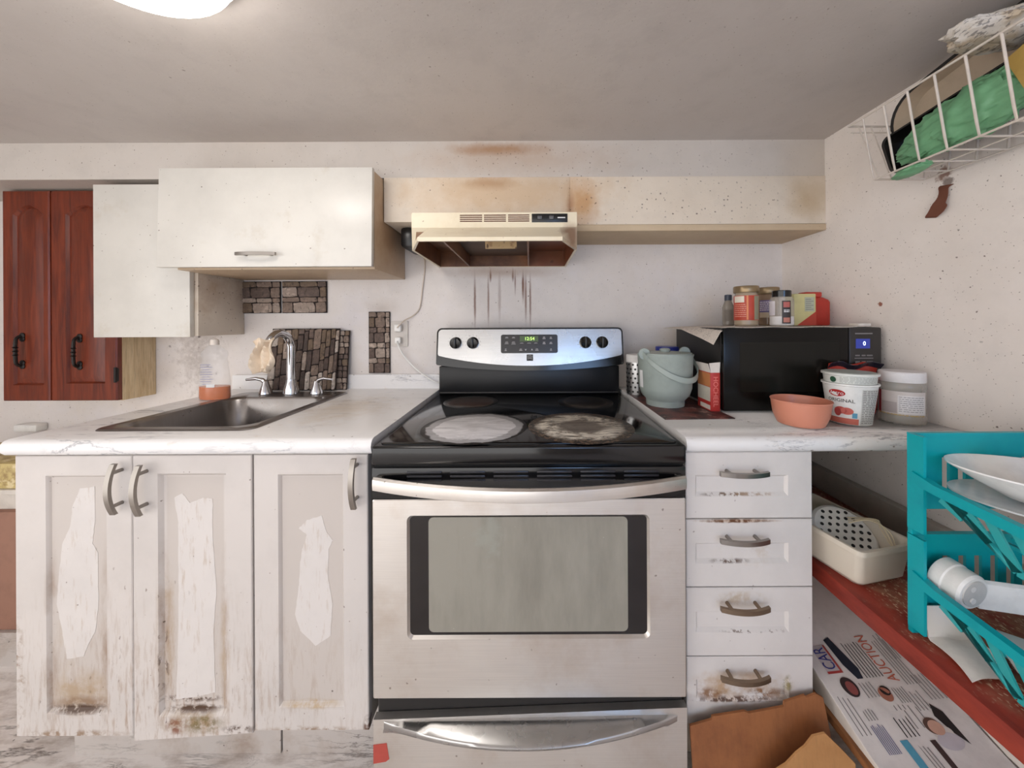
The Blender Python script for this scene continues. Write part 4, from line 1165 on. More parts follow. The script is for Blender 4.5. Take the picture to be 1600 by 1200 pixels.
MB().box((bx0 - .0006, by0 + .003, BZ + .004), (bx0 + .0002, by1 - .02, BZ + .018)).build('printed_panel', plain((220, 210, 200), .5), t)
text('BISCUIT' if False else 'HOCHEEL', .0215, ((bx0 + bx1) / 2, by0 - .0008, BZ + .062), (0, 0, -1), (1, 0, 0), plain((226, 130, 120), .5, var=0), t, 'lettering')

# salmon bowl, yogurt tubs, red pouch, jars
c = (.7457, .972)
t = thing('bowl', 'translucent salmon-pink plastic bowl on the right worktop front', 'bowl', (c[0], c[1], CZ))
MB().lathe([(.048, .001), (.066, .006), (.078, .03), (.084, .068), (.0865, .07), (.0855, .072), (.082, .07), (.076, .032), (.063, .009), (.002, .006)], (c[0], c[1], CZ), 56, True, True).map(lambda q: Vector((c[0] + (q.x - c[0]) * .82, c[1] + (q.y - c[1]) * .82, q.z))).build('bowl_body', plain((220, 146, 120), .3, name='salmon_plastic', alpha=.84, var=0), t)
t = thing('yogurt_tub', 'lower white yogurt tub with red fruit picture and lettering', 'tub', (.905, .998, CZ))
c = (.905, .998)
wht = plain((236, 236, 232), .35, name='tub_white')
rt = lambda z: .047 + (z - CZ) / .108 * .0125
MB().lathe([(.045, .001), (.047, .003), (.0595, .108), (.063, .110), (.063, .114), (.058, .114), (.045, .006)], (c[0], c[1], CZ), 56, True, True).build('tub_body', wht, t)
base = math.atan2(-c[1], -c[0])
fnw = wrap(c, lambda z: rt(z) + .0008)
el = MB()
el.bm.faces.new([el.bm.verts.new(wrap(c, lambda z: rt(z) + .0009, R(-28))(.020 * math.cos(2 * math.pi * k / 28), CZ + .088 + .0095 * math.sin(2 * math.pi * k / 28))) for k in range(28)])
el.build('brand_oval', M['print_red'], t)
f2 = wrap(c, lambda z: rt(z) + .0016, R(-28))
text('Astro', .0145, None or (0, 0, 0), FX, FZ, M['print_white'], t, 'lettering', fn=lambda x, y: f2(x, CZ + .088 + y))
f3 = wrap(c, lambda z: rt(z) + .0012, R(-20))
text('ORIGINAL', .0135, (0, 0, 0), FX, FZ, M['print_black'], t, 'lettering', fn=lambda x, y: f3(x, CZ + .068 + y))
for k, (a0, z, rx, rz, cc) in enumerate(((-20, .041, .013, .010, (196, 92, 84)), (-6, .040, .014, .010, (206, 104, 92)), (-28, .036, .008, .012, (176, 70, 66)))):
    el = MB(); ff = wrap(c, lambda z: rt(z) + .0010 + .0002 * k, R(a0))
    el.bm.faces.new([el.bm.verts.new(ff(rx * math.cos(2 * math.pi * q / 24), CZ + z + rz * math.sin(2 * math.pi * q / 24))) for q in range(24)])
    el.build('fruit_picture', plain(cc, .5), t)
patch(c, rt(CZ + .004), rt(CZ + .02), CZ + .004, CZ + .02, -70, 22).build('label_band', plain((206, 112, 96), .5), t)
patch(c, rt(CZ + .022), rt(CZ + .036), CZ + .022, CZ + .036, 6, 18, 4).build('label_patch', plain((96, 160, 190), .5), t)
patch(c, rt(CZ + .004), rt(CZ + .102), CZ + .004, CZ + .102, 26, 74).build('label_panel', plain((206, 206, 200), .5), t)
scribble(c, rt, CZ + .008, CZ + .1, 28, 72, 19, .0022, M['print_grey'], t)
t = thing('yogurt_tub', 'upper nested yogurt tub with pale lid and green dot', 'tub', (.905, .998, CZ + .115))
ru = lambda z: .0565 + (z - CZ - .113) / .022 * .002
MB().lathe([(.052, .1145), (.0565, .1145), (.0585, .135), (.063, .137), (.063, .142), (.059, .1425)], (c[0], c[1], CZ), 56).build('tub_body', plain((222, 224, 218), .35), t)
MB().lathe([(.059, .1415), (.058, .1435), (.01, .1436)], (c[0], c[1], CZ), 48).build('lid', plain((190, 198, 192), .3), t)
el = MB(); ff = wrap(c, lambda z: ru(z) + .0010, R(-36))
el.bm.faces.new([el.bm.verts.new(ff(.008 * math.cos(2 * math.pi * q / 24), CZ + .1245 + .008 * math.sin(2 * math.pi * q / 24))) for q in range(24)])
el.build('green_dot', plain((40, 84, 60), .5), t)
scribble(c, ru, CZ + .117, CZ + .134, -20, 74, 5, .0016, plain((176, 178, 172), .5, var=0), t)
# pouch
def pouch(u, v):
    x = .915 + .145 * u + .006 * math.sin(v * 8); 
    return (x, 1.085 - .010 * math.sin(math.pi * u) * math.sin(math.pi * min(1, v * 1.1)) + .003 * math.sin(u * 14 + v * 9), CZ + .002 + .155 * v + .004 * math.sin(u * 11))
t = thing('food_pouch', 'crumpled red food pouch with black top between tubs and clear jar', 'pouch', (.99, 1.085, CZ))
MB().grid(pouch, 16, 16).build('pouch_body', plain((186, 58, 44), .3), t, solid=.005)
def ptop(u, v):
    p = pouch(u, 1.0); return (p[0] + .012 * (u - .5), p[1] - .004 - .012 * v, p[2] - .012 + .014 * v + .003 * math.sin(u * 9))
MB().grid(ptop, 14, 3).build('pouch_top', plain((36, 32, 44), .25), t, solid=.003)
c = (1.052, .998)
t = thing('jar', 'large clear plastic jar with white lid and torn label, by right wall', 'jar', (c[0], c[1], CZ))
MB().lathe([(.046, .001), (.050, .006), (.050, .022), (.0485, .026), (.0485, .095), (.050, .1), (.048, .113), (.045, .118)], (c[0], c[1], CZ), 48).build('jar_body', plain((206, 198, 186), .08, alpha=.4, name='jar_plastic', var=0), t)
MB().lathe([(.0475, .116), (.0485, .118), (.0485, .142), (.046, .145)], (c[0], c[1], CZ), 48).build('lid', plain((226, 222, 222), .4), t)
patch(c, .0487, .0487, CZ + .028, CZ + .092, -62, 66).build('label', plain((206, 196, 190), .5), t)
patch(c, .0487, .0487, CZ + .03, CZ + .092, -62, -52, 4, .0012).build('label_stripe', plain((130, 42, 50), .5), t)
patch(c, .0487, .0487, CZ + .032, CZ + .062, -50, -10, 6, .0012).build('label_patch', plain((176, 164, 160), .5), t)
patch(c, .0487, .0487, CZ + .032, CZ + .082, -8, 60, 8, .0012).build('label_patch', plain((222, 216, 214), .5), t)
scribble(c, .049, CZ + .036, CZ + .08, -6, 56, 8, .0016, M['print_grey'], t)
scribble(c, .049, CZ + .026, CZ + .03, -60, 60, 1, .003, plain((176, 150, 90), .4, var=0), t)

# torn brown strip on the right wall
def strip(u, v):
    pts = [(.945, 1.565), (.95, 1.545), (.953, 1.515), (.965, 1.50), (.985, 1.488)]
    k = u * 4; i = min(3, int(k)); f = k - i
    y = pts[i][0] + (pts[i + 1][0] - pts[i][0]) * f; z = pts[i][1] + (pts[i + 1][1] - pts[i][1]) * f
    return (1.124 - .010 * math.sin(u * 3.0) - .002, y - .030 * (v - .5) * (1 - .3 * math.sin(u * 7)) + .003 * math.sin(u * 17), z - .006 * (v - .5) + .004 * math.sin(u * 13))
o = MB().grid(strip, 20, 6).build('torn_tape', plain((112, 66, 48), .7), None, solid=.0015)
_tag(o, 'torn brown strip of tape peeling from the right wall', 'tape')

# ------------------------------------------------------------------ wire basket on the right wall and its load
bx_o, bx_w = .935, 1.118
t = thing('wire_basket', 'white wire basket hung high on the right wall', 'basket', (1.03, .75, 1.594))
wire = plain((216, 206, 196), .4, name='white_wire')
ZT, ZB = 1.77, 1.596
y0b, y1b = .42, 1.03
rim = MB()
rim.tube([(bx_o, y0b, ZT), (bx_o, y1b, ZT)], .0028, 8).tube([(bx_o, y1b, ZT), (bx_w, y1b, ZT)], .0028, 8).tube([(bx_w, y1b, ZT), (bx_w, y0b, ZT)], .0028, 8).tube([(bx_w, y0b, ZT), (bx_o, y0b, ZT)], .0028, 8)
rim.tube([(bx_o + .004, y1b - .004, ZT - .02), (bx_w, y1b - .004, ZT - .02)], .002, 8)
rim.build('rim', wire, t)
low = MB()
xa, xb = .965, 1.105
low.tube([(xa, y0b, ZB), (xa, y1b - .05, ZB)], .0026, 8).tube([(xa, y1b - .05, ZB), (xb, y1b - .05, ZB)], .0022, 8).tube([(xb, y1b - .05, ZB), (xb, y0b, ZB)], .0022, 8).tube([(1.035, y1b - .05, ZB), (1.035, y0b, ZB)], .002, 8)
low.build('base_wires', wire, t)
mb = MB()
for k in range(10):
    y = .986 - .058 * k
    if y < y0b: break
    mb.tube([(bx_o, y, ZT), (xa - .006, y, ZB + .03), (xa, y, ZB), (xb, y, ZB), (bx_w, y, ZT)], .0026 if k else .0018, 8)
for x in (.965, 1.0, 1.05):
    mb.tube([(x, y1b, ZT), (x + .008, y1b - .05, ZB)], .0017, 8)
mb.build('rib_wires', wire, t)
mb = MB()
for y in (.6, .98): mb.tube([(bx_w, y, ZT), (1.1225, y, ZT + .006), (1.1235, y, ZT + .03)], .0028, 8)
mb.build('wall_hook', wire, t)

def tray(cx, cy, cz, L_, H_, D_, wall, rotx, rotz, roty, name, label, m_in, m_out):
    """open roasting tray, long side along Y, opening towards the room (-X)"""
    RAD = .46 if H_ > .15 else .2
    M4 = Matrix.Translation((cx, cy, cz)) @ Matrix.Rotation(R(rotz), 4, 'Z') @ Matrix.Rotation(R(rotx), 4, 'X') @ Matrix.Rotation(R(roty), 4, 'Y')
    t = thing(name, label, 'tray', (cx, cy, cz - H_ / 2))
    lp = lambda l, h, x: [(x, a, b) for a, b in rrect(-l / 2, l / 2, -h / 2, h / 2, min(l, h) * RAD, 8)]
    MB().loft([lp(L_ * .86, H_ * .8, D_), lp(L_ * .96, H_ * .94, .006), lp(L_, H_, 0), lp(L_ * .99, H_ * .98, -.006), lp(L_ * .955, H_ * .90, -.006)], True, False).xf(M4).build('outer_shell', m_out, t)
    MB().loft([lp(L_ * .955, H_ * .90, -.0055), lp(L_ * .93, H_ * .87, .004), lp(L_ * .84, H_ * .77, D_ - .005)], False, True).xf(M4).build('inside', m_in, t)
    return t
blk = plain((22, 20, 20), .25, name='black_pan_enamel')
tray(1.066, .80, 1.768, .46, .20, .03, .003, -11, 0, -12, 'serving_tray', 'beige oval tray with black rim, at the back of the wire basket', plain((186, 168, 146), .45, name='beige_tray'), blk)
tray(1.018, .80, 1.688, .385, .11, .04, .003, -9, 4, -8, 'roasting_pan', 'black roasting pan lying behind green bag in wire basket', blk, blk)
def green_bag():
    mb = MB()
    import mathutils
    bmesh.ops.create_icosphere(mb.bm, subdivisions=5, radius=1.0)
    def f(c):
        e = Vector((c.x, c.y * 2.6, c.z))
        n = mathutils.noise.noise(e * 1.6) * .22 - abs(mathutils.noise.noise(e * 2.6 + Vector((4, 1, 2)))) * .34 + abs(mathutils.noise.noise(e * 5.2)) * .16 + .1
        r = 1 + n
        x = .995 + c.x * r * .028
        y = .795 + c.y * r * .138
        z = 1.66 + c.z * r * .056 - (c.y) * .016 + .01 * (1 - c.y * c.y)
        z = max(z, 1.602)
        return Vector((x, y, z))
    mb.map(f)
    return mb
t = thing('plastic_bag', 'crumpled green plastic bag lying in the front of wire basket', 'bag', (.99, .79, 1.6))
grb = plain((112, 168, 126), .5, name='green_bag_plastic')
green_bag().build('bag_body', grb, t, angle=80)
BAG_T = t
M4 = Matrix.Translation((.972, .642, 1.668)) @ Matrix.Rotation(R(-24), 4, 'X') @ Matrix.Rotation(R(8), 4, 'Y')
t = thing('cardboard_box', 'flattened yellow cardboard box leaning at right in the wire basket', 'box', (.985, .655, 1.65))
MB().box((-.012, -.03, -.08), (.012, .045, .09), .002).xf(M4).build('box_body', plain((190, 158, 84), .7), t)
MB().box((-.0135, -.006, -.078), (-.0125, -.003, .088)).xf(M4).build('printed_line', plain((110, 84, 40), .7), t)
def crumple(cx, cy, cz, lx, ly, lz, seed, rot):
    import mathutils
    mb = MB(); bmesh.ops.create_icosphere(mb.bm, subdivisions=4, radius=1.0)
    off = Vector((seed, seed * 2, 1))
    M4 = Matrix.Translation((cx, cy, cz)) @ rot
    def f(c):
        r = 1 + mathutils.noise.noise(c * 2.0 + off) * .25 + abs(mathutils.noise.noise(c * 4.5 + off)) * .2
        return M4 @ Vector((c.x * r * lx, c.y * r * ly, c.z * r * lz))
    return mb.map(f)
crumple(.985, .905, 1.588, .022, .042, .009, 7.3, Matrix.Rotation(R(-6), 4, 'X')).build('bag_tail', grb, BAG_T, angle=40)
def news_bag_mat():
    s = NT('printed_paper_bag')
    col = s.blotch(lin((186, 170, 148)), (206, 200, 192), 16, .45, .55, .9)
    col = s.blotch(col, (150, 92, 74), 12, .60, .66, .8)
    n = s.noise(160, 2, .5, (1, .4, 1.5)).outputs['Fac']
    col = s.mix(s.rng(n, .56, .62, 0, .6), col, lin((60, 56, 62)))
    return s.out(col, .6)
o = crumple(.985, .735, 1.806, .085, .05, .026, 3.1, Matrix.Rotation(R(-14), 4, 'Z') @ Matrix.Rotation(R(4), 4, 'Y')).build('paper_bag', news_bag_mat(), None, angle=25)
_tag(o, 'crumpled printed paper bag lying on top of the wire basket', 'bag')

# ------------------------------------------------------------------ red shelf, container, colander
SZ = .567
o = MB().box((.745, .25, SZ - .042), (XR - .0305, YB - .002, SZ), .004).build('shelf_board', M['red_shelf'])
_tag(o, 'worn red wooden shelf board along the right wall, littered with crumbs', 'shelf')

rotc = Matrix.Translation((.765, .815, 0)) @ Matrix.Rotation(R(12), 4, 'Z')
def cont(w0, l0, i, z, r): return [rotc @ Vector((x, y, z)) for x, y in rrect(i, w0 - i, i, l0 - i, r * .55, 5)]
t = thing('storage_container', 'translucent white plastic tub on the red shelf behind drawers', 'container', (.86, .93, SZ))
tubm = plain((226, 216, 200), .35, alpha=.82, name='cloudy_plastic', var=0)
MB().loft([cont(.17, .26, .022, SZ + .001, .03), cont(.17, .26, .012, SZ + .012, .03), cont(.17, .26, .003, SZ + .085, .028), cont(.17, .26, -.004, SZ + .086, .03), cont(.17, .26, -.004, SZ + .098, .03), cont(.17, .26, .003, SZ + .098, .028), cont(.17, .26, .016, SZ + .014, .03)], True, True).build('tub', tubm, t)
mb = MB()
for k in range(3): mb.tube(smoothpath([rotc @ Vector((.10 + k * .012, .10 + k * .01, SZ + .10)), rotc @ Vector((.13 + k * .01, .07, SZ + .118)), rotc @ Vector((.15, .04 + k * .01, SZ + .10)), rotc @ Vector((.14, .02, SZ + .06))]), .0016, 6)
o = mb.build('string', plain((214, 200, 170), .8)); _tag(o, 'tangle of pale string spilling inside the translucent tub', 'string')
t = thing('colander_cup', 'white perforated cup lying in the translucent tub', 'colander', (.835, .94, SZ + .02))
Q = Matrix.Translation((.838, .945, SZ + .064)) @ Matrix.Rotation(R(-8), 4, 'Z') @ Matrix.Rotation(R(38), 4, 'X')
mb = MB().lathe([(.052, -.06), (.074, -.004), (.073, .004), (.066, .010), (.03, .013), (.001, .0135)], (0, 0, 0), 48, False, True)
mb.xf(Q).build('cup_body', plain((236, 234, 230), .35), t)
mb = MB()
for i in range(-3, 4):
    for j in range(-3, 4):
        x, y = i * .019 + (j % 2) * .0095, j * .017
        rr = math.hypot(x, y)
        if rr < .060:
            mb.lathe([(.0042, .0), (.0042, .0015)], (x, y, .0133 - .0032 * max(0, (rr - .03) / .036)), 12)
mb.xf(Q).build('holes', M['print_black'], t)

# ------------------------------------------------------------------ teal dish rack (two stacked tiers)
teal = NT('teal_plastic')
teal = teal.out(teal.blotch(lin((0, 160, 170)), (0, 132, 146), 10, .5, .8, .6), .35, 0, None, .3)
teal_l = plain((40, 168, 172), .3, alpha=.85, name='teal_translucent', var=0)
RX0, RX1, RY0, RY1 = .772, 1.086, .40, .722
def tier(z0, z1, label):
    t = thing('dish_rack', label, 'dish rack', ((RX0 + RX1) / 2, (RY0 + RY1) / 2, z0))
    h = z1 - z0
    # back panel with slots, built as a frame and bars
    mb = MB()
    zb, zs0, zs1 = z0 + .05, z0 + .075, z0 + .155
    BXa = RX0 + .003
    mb.box((BXa, RY1 - .005, zs1), (RX1 - .003, RY1, z1))
    mb.box((BXa, RY1 - .005, zb), (RX1 - .003, RY1, zs0))
    x = RX0 + .066; xe = BXa
    n = 0
    while x < RX1 - .01:
        mb.box((xe, RY1 - .005, zs0), (x, RY1, zs1)); xe = x + .0155; x += .0325
    mb.box((xe, RY1 - .005, zs0), (RX1 - .003, RY1, zs1))
    mb.box((BXa, RY1 - .0075, z1 - .004), (RX1 - .003, RY1 + .003, z1 + .0005))
    mb.build('back_panel', teal, t)
    for x0 in (RX0, RX1 - .006):
        for ya, yb_, tag_ in ((RY1 - .03, RY1, 1), (RY0, RY0 + .03, 0)):
            zt = z1 if tag_ else z0 + .105
            mb = MB().box((x0, ya, z0 + .012), (x0 + .006, yb_, zt))
            mb.box((x0 + .0012, (yb_ - .008) if tag_ else ya - .001, z0), (x0 + .026, yb_ + .001 if tag_ else ya + .007, zt - .001), .001)
            mb.build('post', teal, t)
        # sloping side rail and the lattice under it
        rz0, rz1 = z0 + .118, z0 + .098
        mb = MB().loft([[(x0 - .004 + a, RY1 - .012, rz0 + b) for a, b in ((0, -.012), (.014, -.012), (.014, .012), (0, .012))],
                        [(x0 - .004 + a, RY1 - .05, rz0 - .008 + b) for a, b in ((0, -.009), (.014, -.009), (.014, .009), (0, .009))],
                        [(x0 - .004 + a, RY0 + .005, rz1 - .012 + b) for a, b in ((0, -.009), (.014, -.009), (.014, .009), (0, .009))]])
        mb.build('side_rail', teal, t)
        mb = MB()
        ztop = lambda y: rz0 - .008 + (y - (RY1 - .05)) / ((RY0 + .005) - (RY1 - .05)) * (rz1 - .012 - rz0 + .008)
        zlow = lambda y: max(z0 + .028, ztop(y) - .072 * min(1, (RY1 - .06 - y) / .11 + .02))
        xi = x0 + .001
        def bar(ya, za, yb_, zb_, w):
            d_ = Vector((0, yb_ - ya, zb_ - za)).normalized(); nrm = Vector((0, -d_.z, d_.y)) * w
            a_, b_ = Vector((xi, ya, za)), Vector((xi, yb_, zb_)); ex = Vector((.004, 0, 0))
            mb.loft([[a_ - nrm, a_ + nrm, a_ + nrm + ex, a_ - nrm + ex], [b_ - nrm, b_ + nrm, b_ + nrm + ex, b_ - nrm + ex]])
        ys = [RY1 - .06 - k * .034 for k in range(9)]
        for k, y in enumerate(ys[:-1]):
            bar(y, zlow(y), ys[k + 1], zlow(ys[k + 1]), .006)
            bar(y, ztop(y) - .008, ys[k + 1], zlow(ys[k + 1]), .007 if k else .012)
        mb.build('side_lattice', teal_l, t)
    mb = MB()
    for k in range(10):
        x = RX0 + .02 + k * .030
        if k > 1: mb.box((x, RY0 + .01, z0 + .028), (x + .008, RY1 - .075, z0 + .034))
    for y in (RY0 + .01, RY1 - .18, RY1 - .29): mb.box((RX0 + .004, y, z0 + .024), (RX1 - .004, y + .01, z0 + .0285))
    mb.build('tray_floor', teal, t)
    mb = MB().box((RX0, RY0, z0 + .03), (RX1, RY0 + .005, z0 + .1)).build('front_panel', teal, t)
    return t
tier(SZ + .0005, SZ + .2, 'lower tier of the teal plastic dish rack, on the red shelf')
tier(SZ + .2005, SZ + .405, 'upper tier of the teal plastic dish rack holding white dishes')

# white dishes in the upper tier
UZ = SZ + .2005
porc = plain((240, 238, 236), .2, name='white_porcelain')
def ovaldish(cx, cy, z, a, b, ang, prof, mb=None):
    rot = Matrix.Rotation(R(ang), 3, 'Z')
    loops = []
    for r, dz_ in prof:
        loops.append([Vector((cx, cy, z + dz_)) + rot @ Vector((a * r * math.cos(2 * math.pi * k / 48), b * r * math.sin(2 * math.pi * k / 48), 0)) for k in range(48)])
    return MB().loft(loops, True, True)
o = ovaldish(.935, .592, UZ + .112, .158, .1, -38, [(.42, 0), (.55, .003), (.8, .026), (1.0, .048), (1.0, .051), (.97, .050), (.77, .029), (.5, .007)]).build('oval_dish', porc)
_tag(o, 'large white oval dish at the top of the teal rack', 'dish')
o = ovaldish(.93, .60, UZ + .095, .145, .098, -36, [(.5, 0), (.6, .002), (1.0, .013), (1.0, .016), (.62, .006)]).build('plate', porc)
_tag(o, 'white plate tucked under the large white oval dish', 'plate')
t = thing('drinking_glass', 'ribbed clear glass standing in the white oval dish at right edge', 'glass', (.888, .592, UZ + .12))
MB().lathe([(.022, .001), (.024, .004), (.032, .075), (.030, .075), (.022, .008)], (.895, .585, UZ + .119), 28, True, True).build('glass_body', plain((200, 198, 196), .08, alpha=.45, name='grey_glass', var=0), t)
mb = MB()
for z in (.012, .024, .036, .048): mb.tube([(.895 + (.0235 + z * .11) * math.cos(R(k * 15)), .585 + (.0235 + z * .11) * math.sin(R(k * 15)), UZ + .119 + z + .004 * math.sin(R(k * 15))) for k in range(24)], .0012, 6, closed=True)
mb.build('rib', plain((120, 118, 118), .2), t)

# lower tier load
LZ = SZ + .0345
t = thing('kitchen_tool', 'white round-headed kitchen tool with a long flat arm, in lower rack tier', 'kitchen tool', (.86, .66, LZ))
ax = Vector((.12, -.95, -.12)).normalized()
q = ax.to_track_quat('Z', 'Y').to_matrix()
hc = Vector((.822, .708, LZ + .094))
wp = plain((238, 236, 234), .35, name='tool_white')
MB().lathe([(.030, -.0), (.036, .004), (.036, .022), (.034, .024), (.034, .027), (.0345, .029), (.0345, .046), (.031, .050)], hc, 40, mat=q).build('head', wp, t)
MB().lathe([(.026, .050), (.026, .052)], hc, 32, mat=q).build('face_disc', plain((206, 204, 202), .4), t)
mb = MB()
for s_ in (-.011, .011): mb.lathe([(.0055, .052), (.0055, .0545), (.0038, .0545)], hc + Vector((0, 0, s_)) + Vector((-.006, 0, 0)), 16, mat=q)
mb.build('stud', wp, t)
a_ = hc + ax * .034 + Vector((.022, .0, -.010))
MB().loft([[a_ + Vector((x, y, z)) for y, z in ((-.008, -.026), (.006, -.026), (.006, .022), (-.002, .026), (-.008, .022))] for x in (0.0, .19)]).map(lambda c: Vector((c.x, c.y - (c.x - a_.x) * .25, c.z))).build('arm', wp, t)
t = thing('carton', 'white printed flat carton lying in the lower rack tier', 'box', (.93, .56, LZ))
M4 = Matrix.Translation((.905, .575, LZ + .012)) @ Matrix.Rotation(R(-40), 4, 'Z') @ Matrix.Rotation(R(-8), 4, 'X')
MB().box((-.08, -.05, -.01), (.09, .05, .012), .003).xf(M4).build('box_body', plain((220, 222, 222), .4), t)
r3 = M4.to_3x3()
text('ORIGINAL', .017, M4 @ Vector((-.002, -.0508, .002)), r3 @ Vector((1, 0, 0)), r3 @ Vector((0, 0, 1)), M['print_blue'], t)
mb = MB()
mb.box((-.07, -.0506, .0085), (.06, -.0500, .0105)); mb.box((-.04, -.0506, -.009), (.05, -.0500, -.007))
mb.xf(M4).build('printed_line', M['print_blue'], t)

# white bent sheet under the rack
def sheet(u, v):
    if v < .3:
        k = v / .3
        return (.784 + .085 * u, .708 - .012 * k + .0 * u, SZ + .062 - .055 * k)
    k = (v - .3) / .7
    return (.784 - .020 * k + .080 * u + .006 * math.sin(k * 3), .696 - .085 * k + .01 * u * k, SZ + .004 + .018 * math.sin(k * 2.9) * (u * .5 + .2) + .003 * math.sin(u * 6))
o = MB().grid(sheet, 12, 24).build('plastic_sheet', plain((232, 226, 220), .5), None, solid=.0025)
_tag(o, 'bent white plastic sheet on the red shelf below the teal rack', 'sheet')

# ------------------------------------------------------------------ lower shelf with newspapers
o = MB().box((.738, .25, .205), (XR - .002, YB - .002, .225), .002).build('shelf_board', wood('brown_board', (150, 100, 60), (112, 70, 40), 1, .6, (14, 1.2, 14)))
_tag(o, 'low brown shelf board under the newspapers beside the drawers', 'shelf')
PZ = lambda x, y: .252 + .25 * max(0, y - .74) + .12 * max(0, x - .75) + .0015 * math.sin(y * 30 + x * 9)
def paperfold(x0, x1, y0, y1, zb, off, name='newspaper', mat=None, parent=None):
    mb = MB(); nu, nv = 10, 24
    tp = [[(x0 + (x1 - x0) * i / nu, y0 + (y1 - y0) * j / nv) for j in range(nv + 1)] for i in range(nu + 1)]
    mb.grid(lambda u, v: (x0 + (x1 - x0) * u, y0 + (y1 - y0) * v, PZ(x0 + (x1 - x0) * u, y0 + (y1 - y0) * v) + off), nu, nv)
    mb.grid(lambda u, v: (x0 + (x1 - x0) * u, y0 + (y1 - y0) * v, zb(x0 + (x1 - x0) * u, y0 + (y1 - y0) * v)), nu, nv)
    ring = [(x0, y0), (x1, y0), (x1, y1), (x0, y1), (x0, y0)]
    for (ax, ay), (bx_, by) in zip(ring, ring[1:]):
        mb.grid(lambda u, v: (ax + (bx_ - ax) * u, ay + (by - ay) * u, zb(ax + (bx_ - ax) * u, ay + (by - ay) * u) * (1 - v) + (PZ(ax + (bx_ - ax) * u, ay + (by - ay) * u) + off) * v), nu if ay == by else nv, 1)
    return mb.build(name, [mat or M['paper']], parent)
GN = 'newspapers on the low shelf'
o = paperfold(.748, 1.11, .28, 1.3, lambda x, y: .2255, -.016); _tag(o, 'lowest newspaper of the pile under the red shelf', 'newspaper', GN)
o = paperfold(.768, 1.11, .27, 1.29, lambda x, y: PZ(x, y) - .0145, -.006); _tag(o, 'middle newspaper of the pile under the red shelf', 'newspaper', GN)
o = paperfold(1.0, 1.115, .28, 1.2, lambda x, y: PZ(x, y) + .002, .035); _tag(o, 'folded thick newspaper bundle at the wall side of pile', 'newspaper', GN)
t = thing('newspaper', 'top newspaper with car auction page facing up, below the red shelf', 'newspaper', (.88, .75, .26), GN)
paperfold(.735, .997, .30, 1.23, lambda x, y: PZ(x, y) - .0045, 0.0, 'page', plain((226, 221, 217), .75, name='newspaper_page'), t)
YM = lambda y: .77 + (y - .575) * .52
def flat(mbx, pts, e=.0012):
    mbx.bm.faces.new([mbx.bm.verts.new((x, YM(y), PZ(x, YM(y)) + e)) for x, y in pts]); return mbx
def lines(x0, x1, y0, y1, n, mat, name='printed_text'):
    mb = MB()
    for k in range(n):
        x = x0 + (x1 - x0) * k / max(1, n - 1)
        flat(mb, [(x, y0), (x + .0022, y0), (x + .0022, y1 - random.uniform(0, .015)), (x, y1 - random.uniform(0, .015))])
    return mb.build(name, mat, t)
# printed matter; the page is read from the wall side
mb = flat(MB(), [(.762, .83), (.80, .83), (.80, .95), (.762, .95)]); mb.build('printed_block', plain((176, 70, 66), .6), t)
mb = flat(MB(), [(.762, .84), (.795, .84), (.795, .95), (.762, .95)], .0013); mb.build('printed_block', plain((196, 188, 190), .6), t)
text('CAR', .042, (0, 0, 0), FX, FZ, M['print_blue'], t, 'printed_headline', fn=lambda a, b: Vector((.779 - b, .935 + a * .6, PZ(.779 - b, .935 + a * .6) + .0022)))
text('AUCTION', .036, (0, 0, 0), FX, FZ, plain((196, 104, 80), .6, var=0), t, 'printed_headline', fn=lambda a, b: Vector((.905 - b, .925 + a * .62, PZ(.905 - b, .925 + a * .62) + .0018)))
mb = flat(MB(), [(.808, .97), (.825, .98), (.835, .90), (.842, .84), (.836, .80), (.822, .80), (.812, .86)])
mb.build('printed_photo', plain((44, 50, 62), .5), t)
lines(.845, .885, .80, .95, 6, M['print_black'])
lines(.925, .955, .76, .95, 5, M['print_grey'])
for (cx, cy, rx, ry, cc) in ((.79, .775, .018, .038, (60, 48, 48)), (.792, .77, .011, .026, (150, 84, 80)), (.858, .735, .014, .026, (176, 116, 96)), (.863, .748, .011, .018, (40, 34, 34))):
    mb = flat(MB(), [(cx + rx * math.cos(2 * math.pi * k / 24), cy + ry * math.sin(2 * math.pi * k / 24)) for k in range(24)], .0012 + .0003 * (cx > .7915) + .0002)
    mb.build('printed_photo', plain(cc, .6), t)
lines(.815, .84, .73, .79, 4, M['print_grey'])
lines(.88, .905, .70, .76, 5, M['print_grey'])
lines(.775, .80, .56, .65, 7, plain((120, 120, 150), .6, var=0))
lines(.835, .862, .60, .665, 4, M['print_black'])
mb = flat(MB(), [(.815, .50), (.832, .50), (.832, .595), (.815, .595)]); mb.build('printed_block', plain((88, 160, 186), .6), t)
lines(.845, .86, .48, .58, 3, M['print_grey'])
for (cx, cy, rx, ry, cc, e) in ((.915, .60, .022, .024, (214, 206, 200), .0012), (.905, .622, .017, .026, (96, 72, 62), .0016), (.909, .616, .015, .023, (206, 164, 144), .002), (.917, .575, .026, .026, (196, 190, 196), .0014)):
    mb = flat(MB(), [(cx + rx * math.cos(2 * math.pi * k / 24), cy + ry * math.sin(2 * math.pi * k / 24)) for k in range(24)], e)
    mb.build('printed_portrait', plain(cc, .6), t)
mb = flat(MB(), [(.936, .69), (.95, .66), (.952, .56), (.935, .60), (.925, .65)]); mb.build('printed_photo', plain((44, 40, 40), .5), t)
mb = flat(MB(), [(.876, .585), (.888, .585), (.888, .50), (.876, .50)]); mb.build('printed_block', plain((70, 54, 52), .6), t)

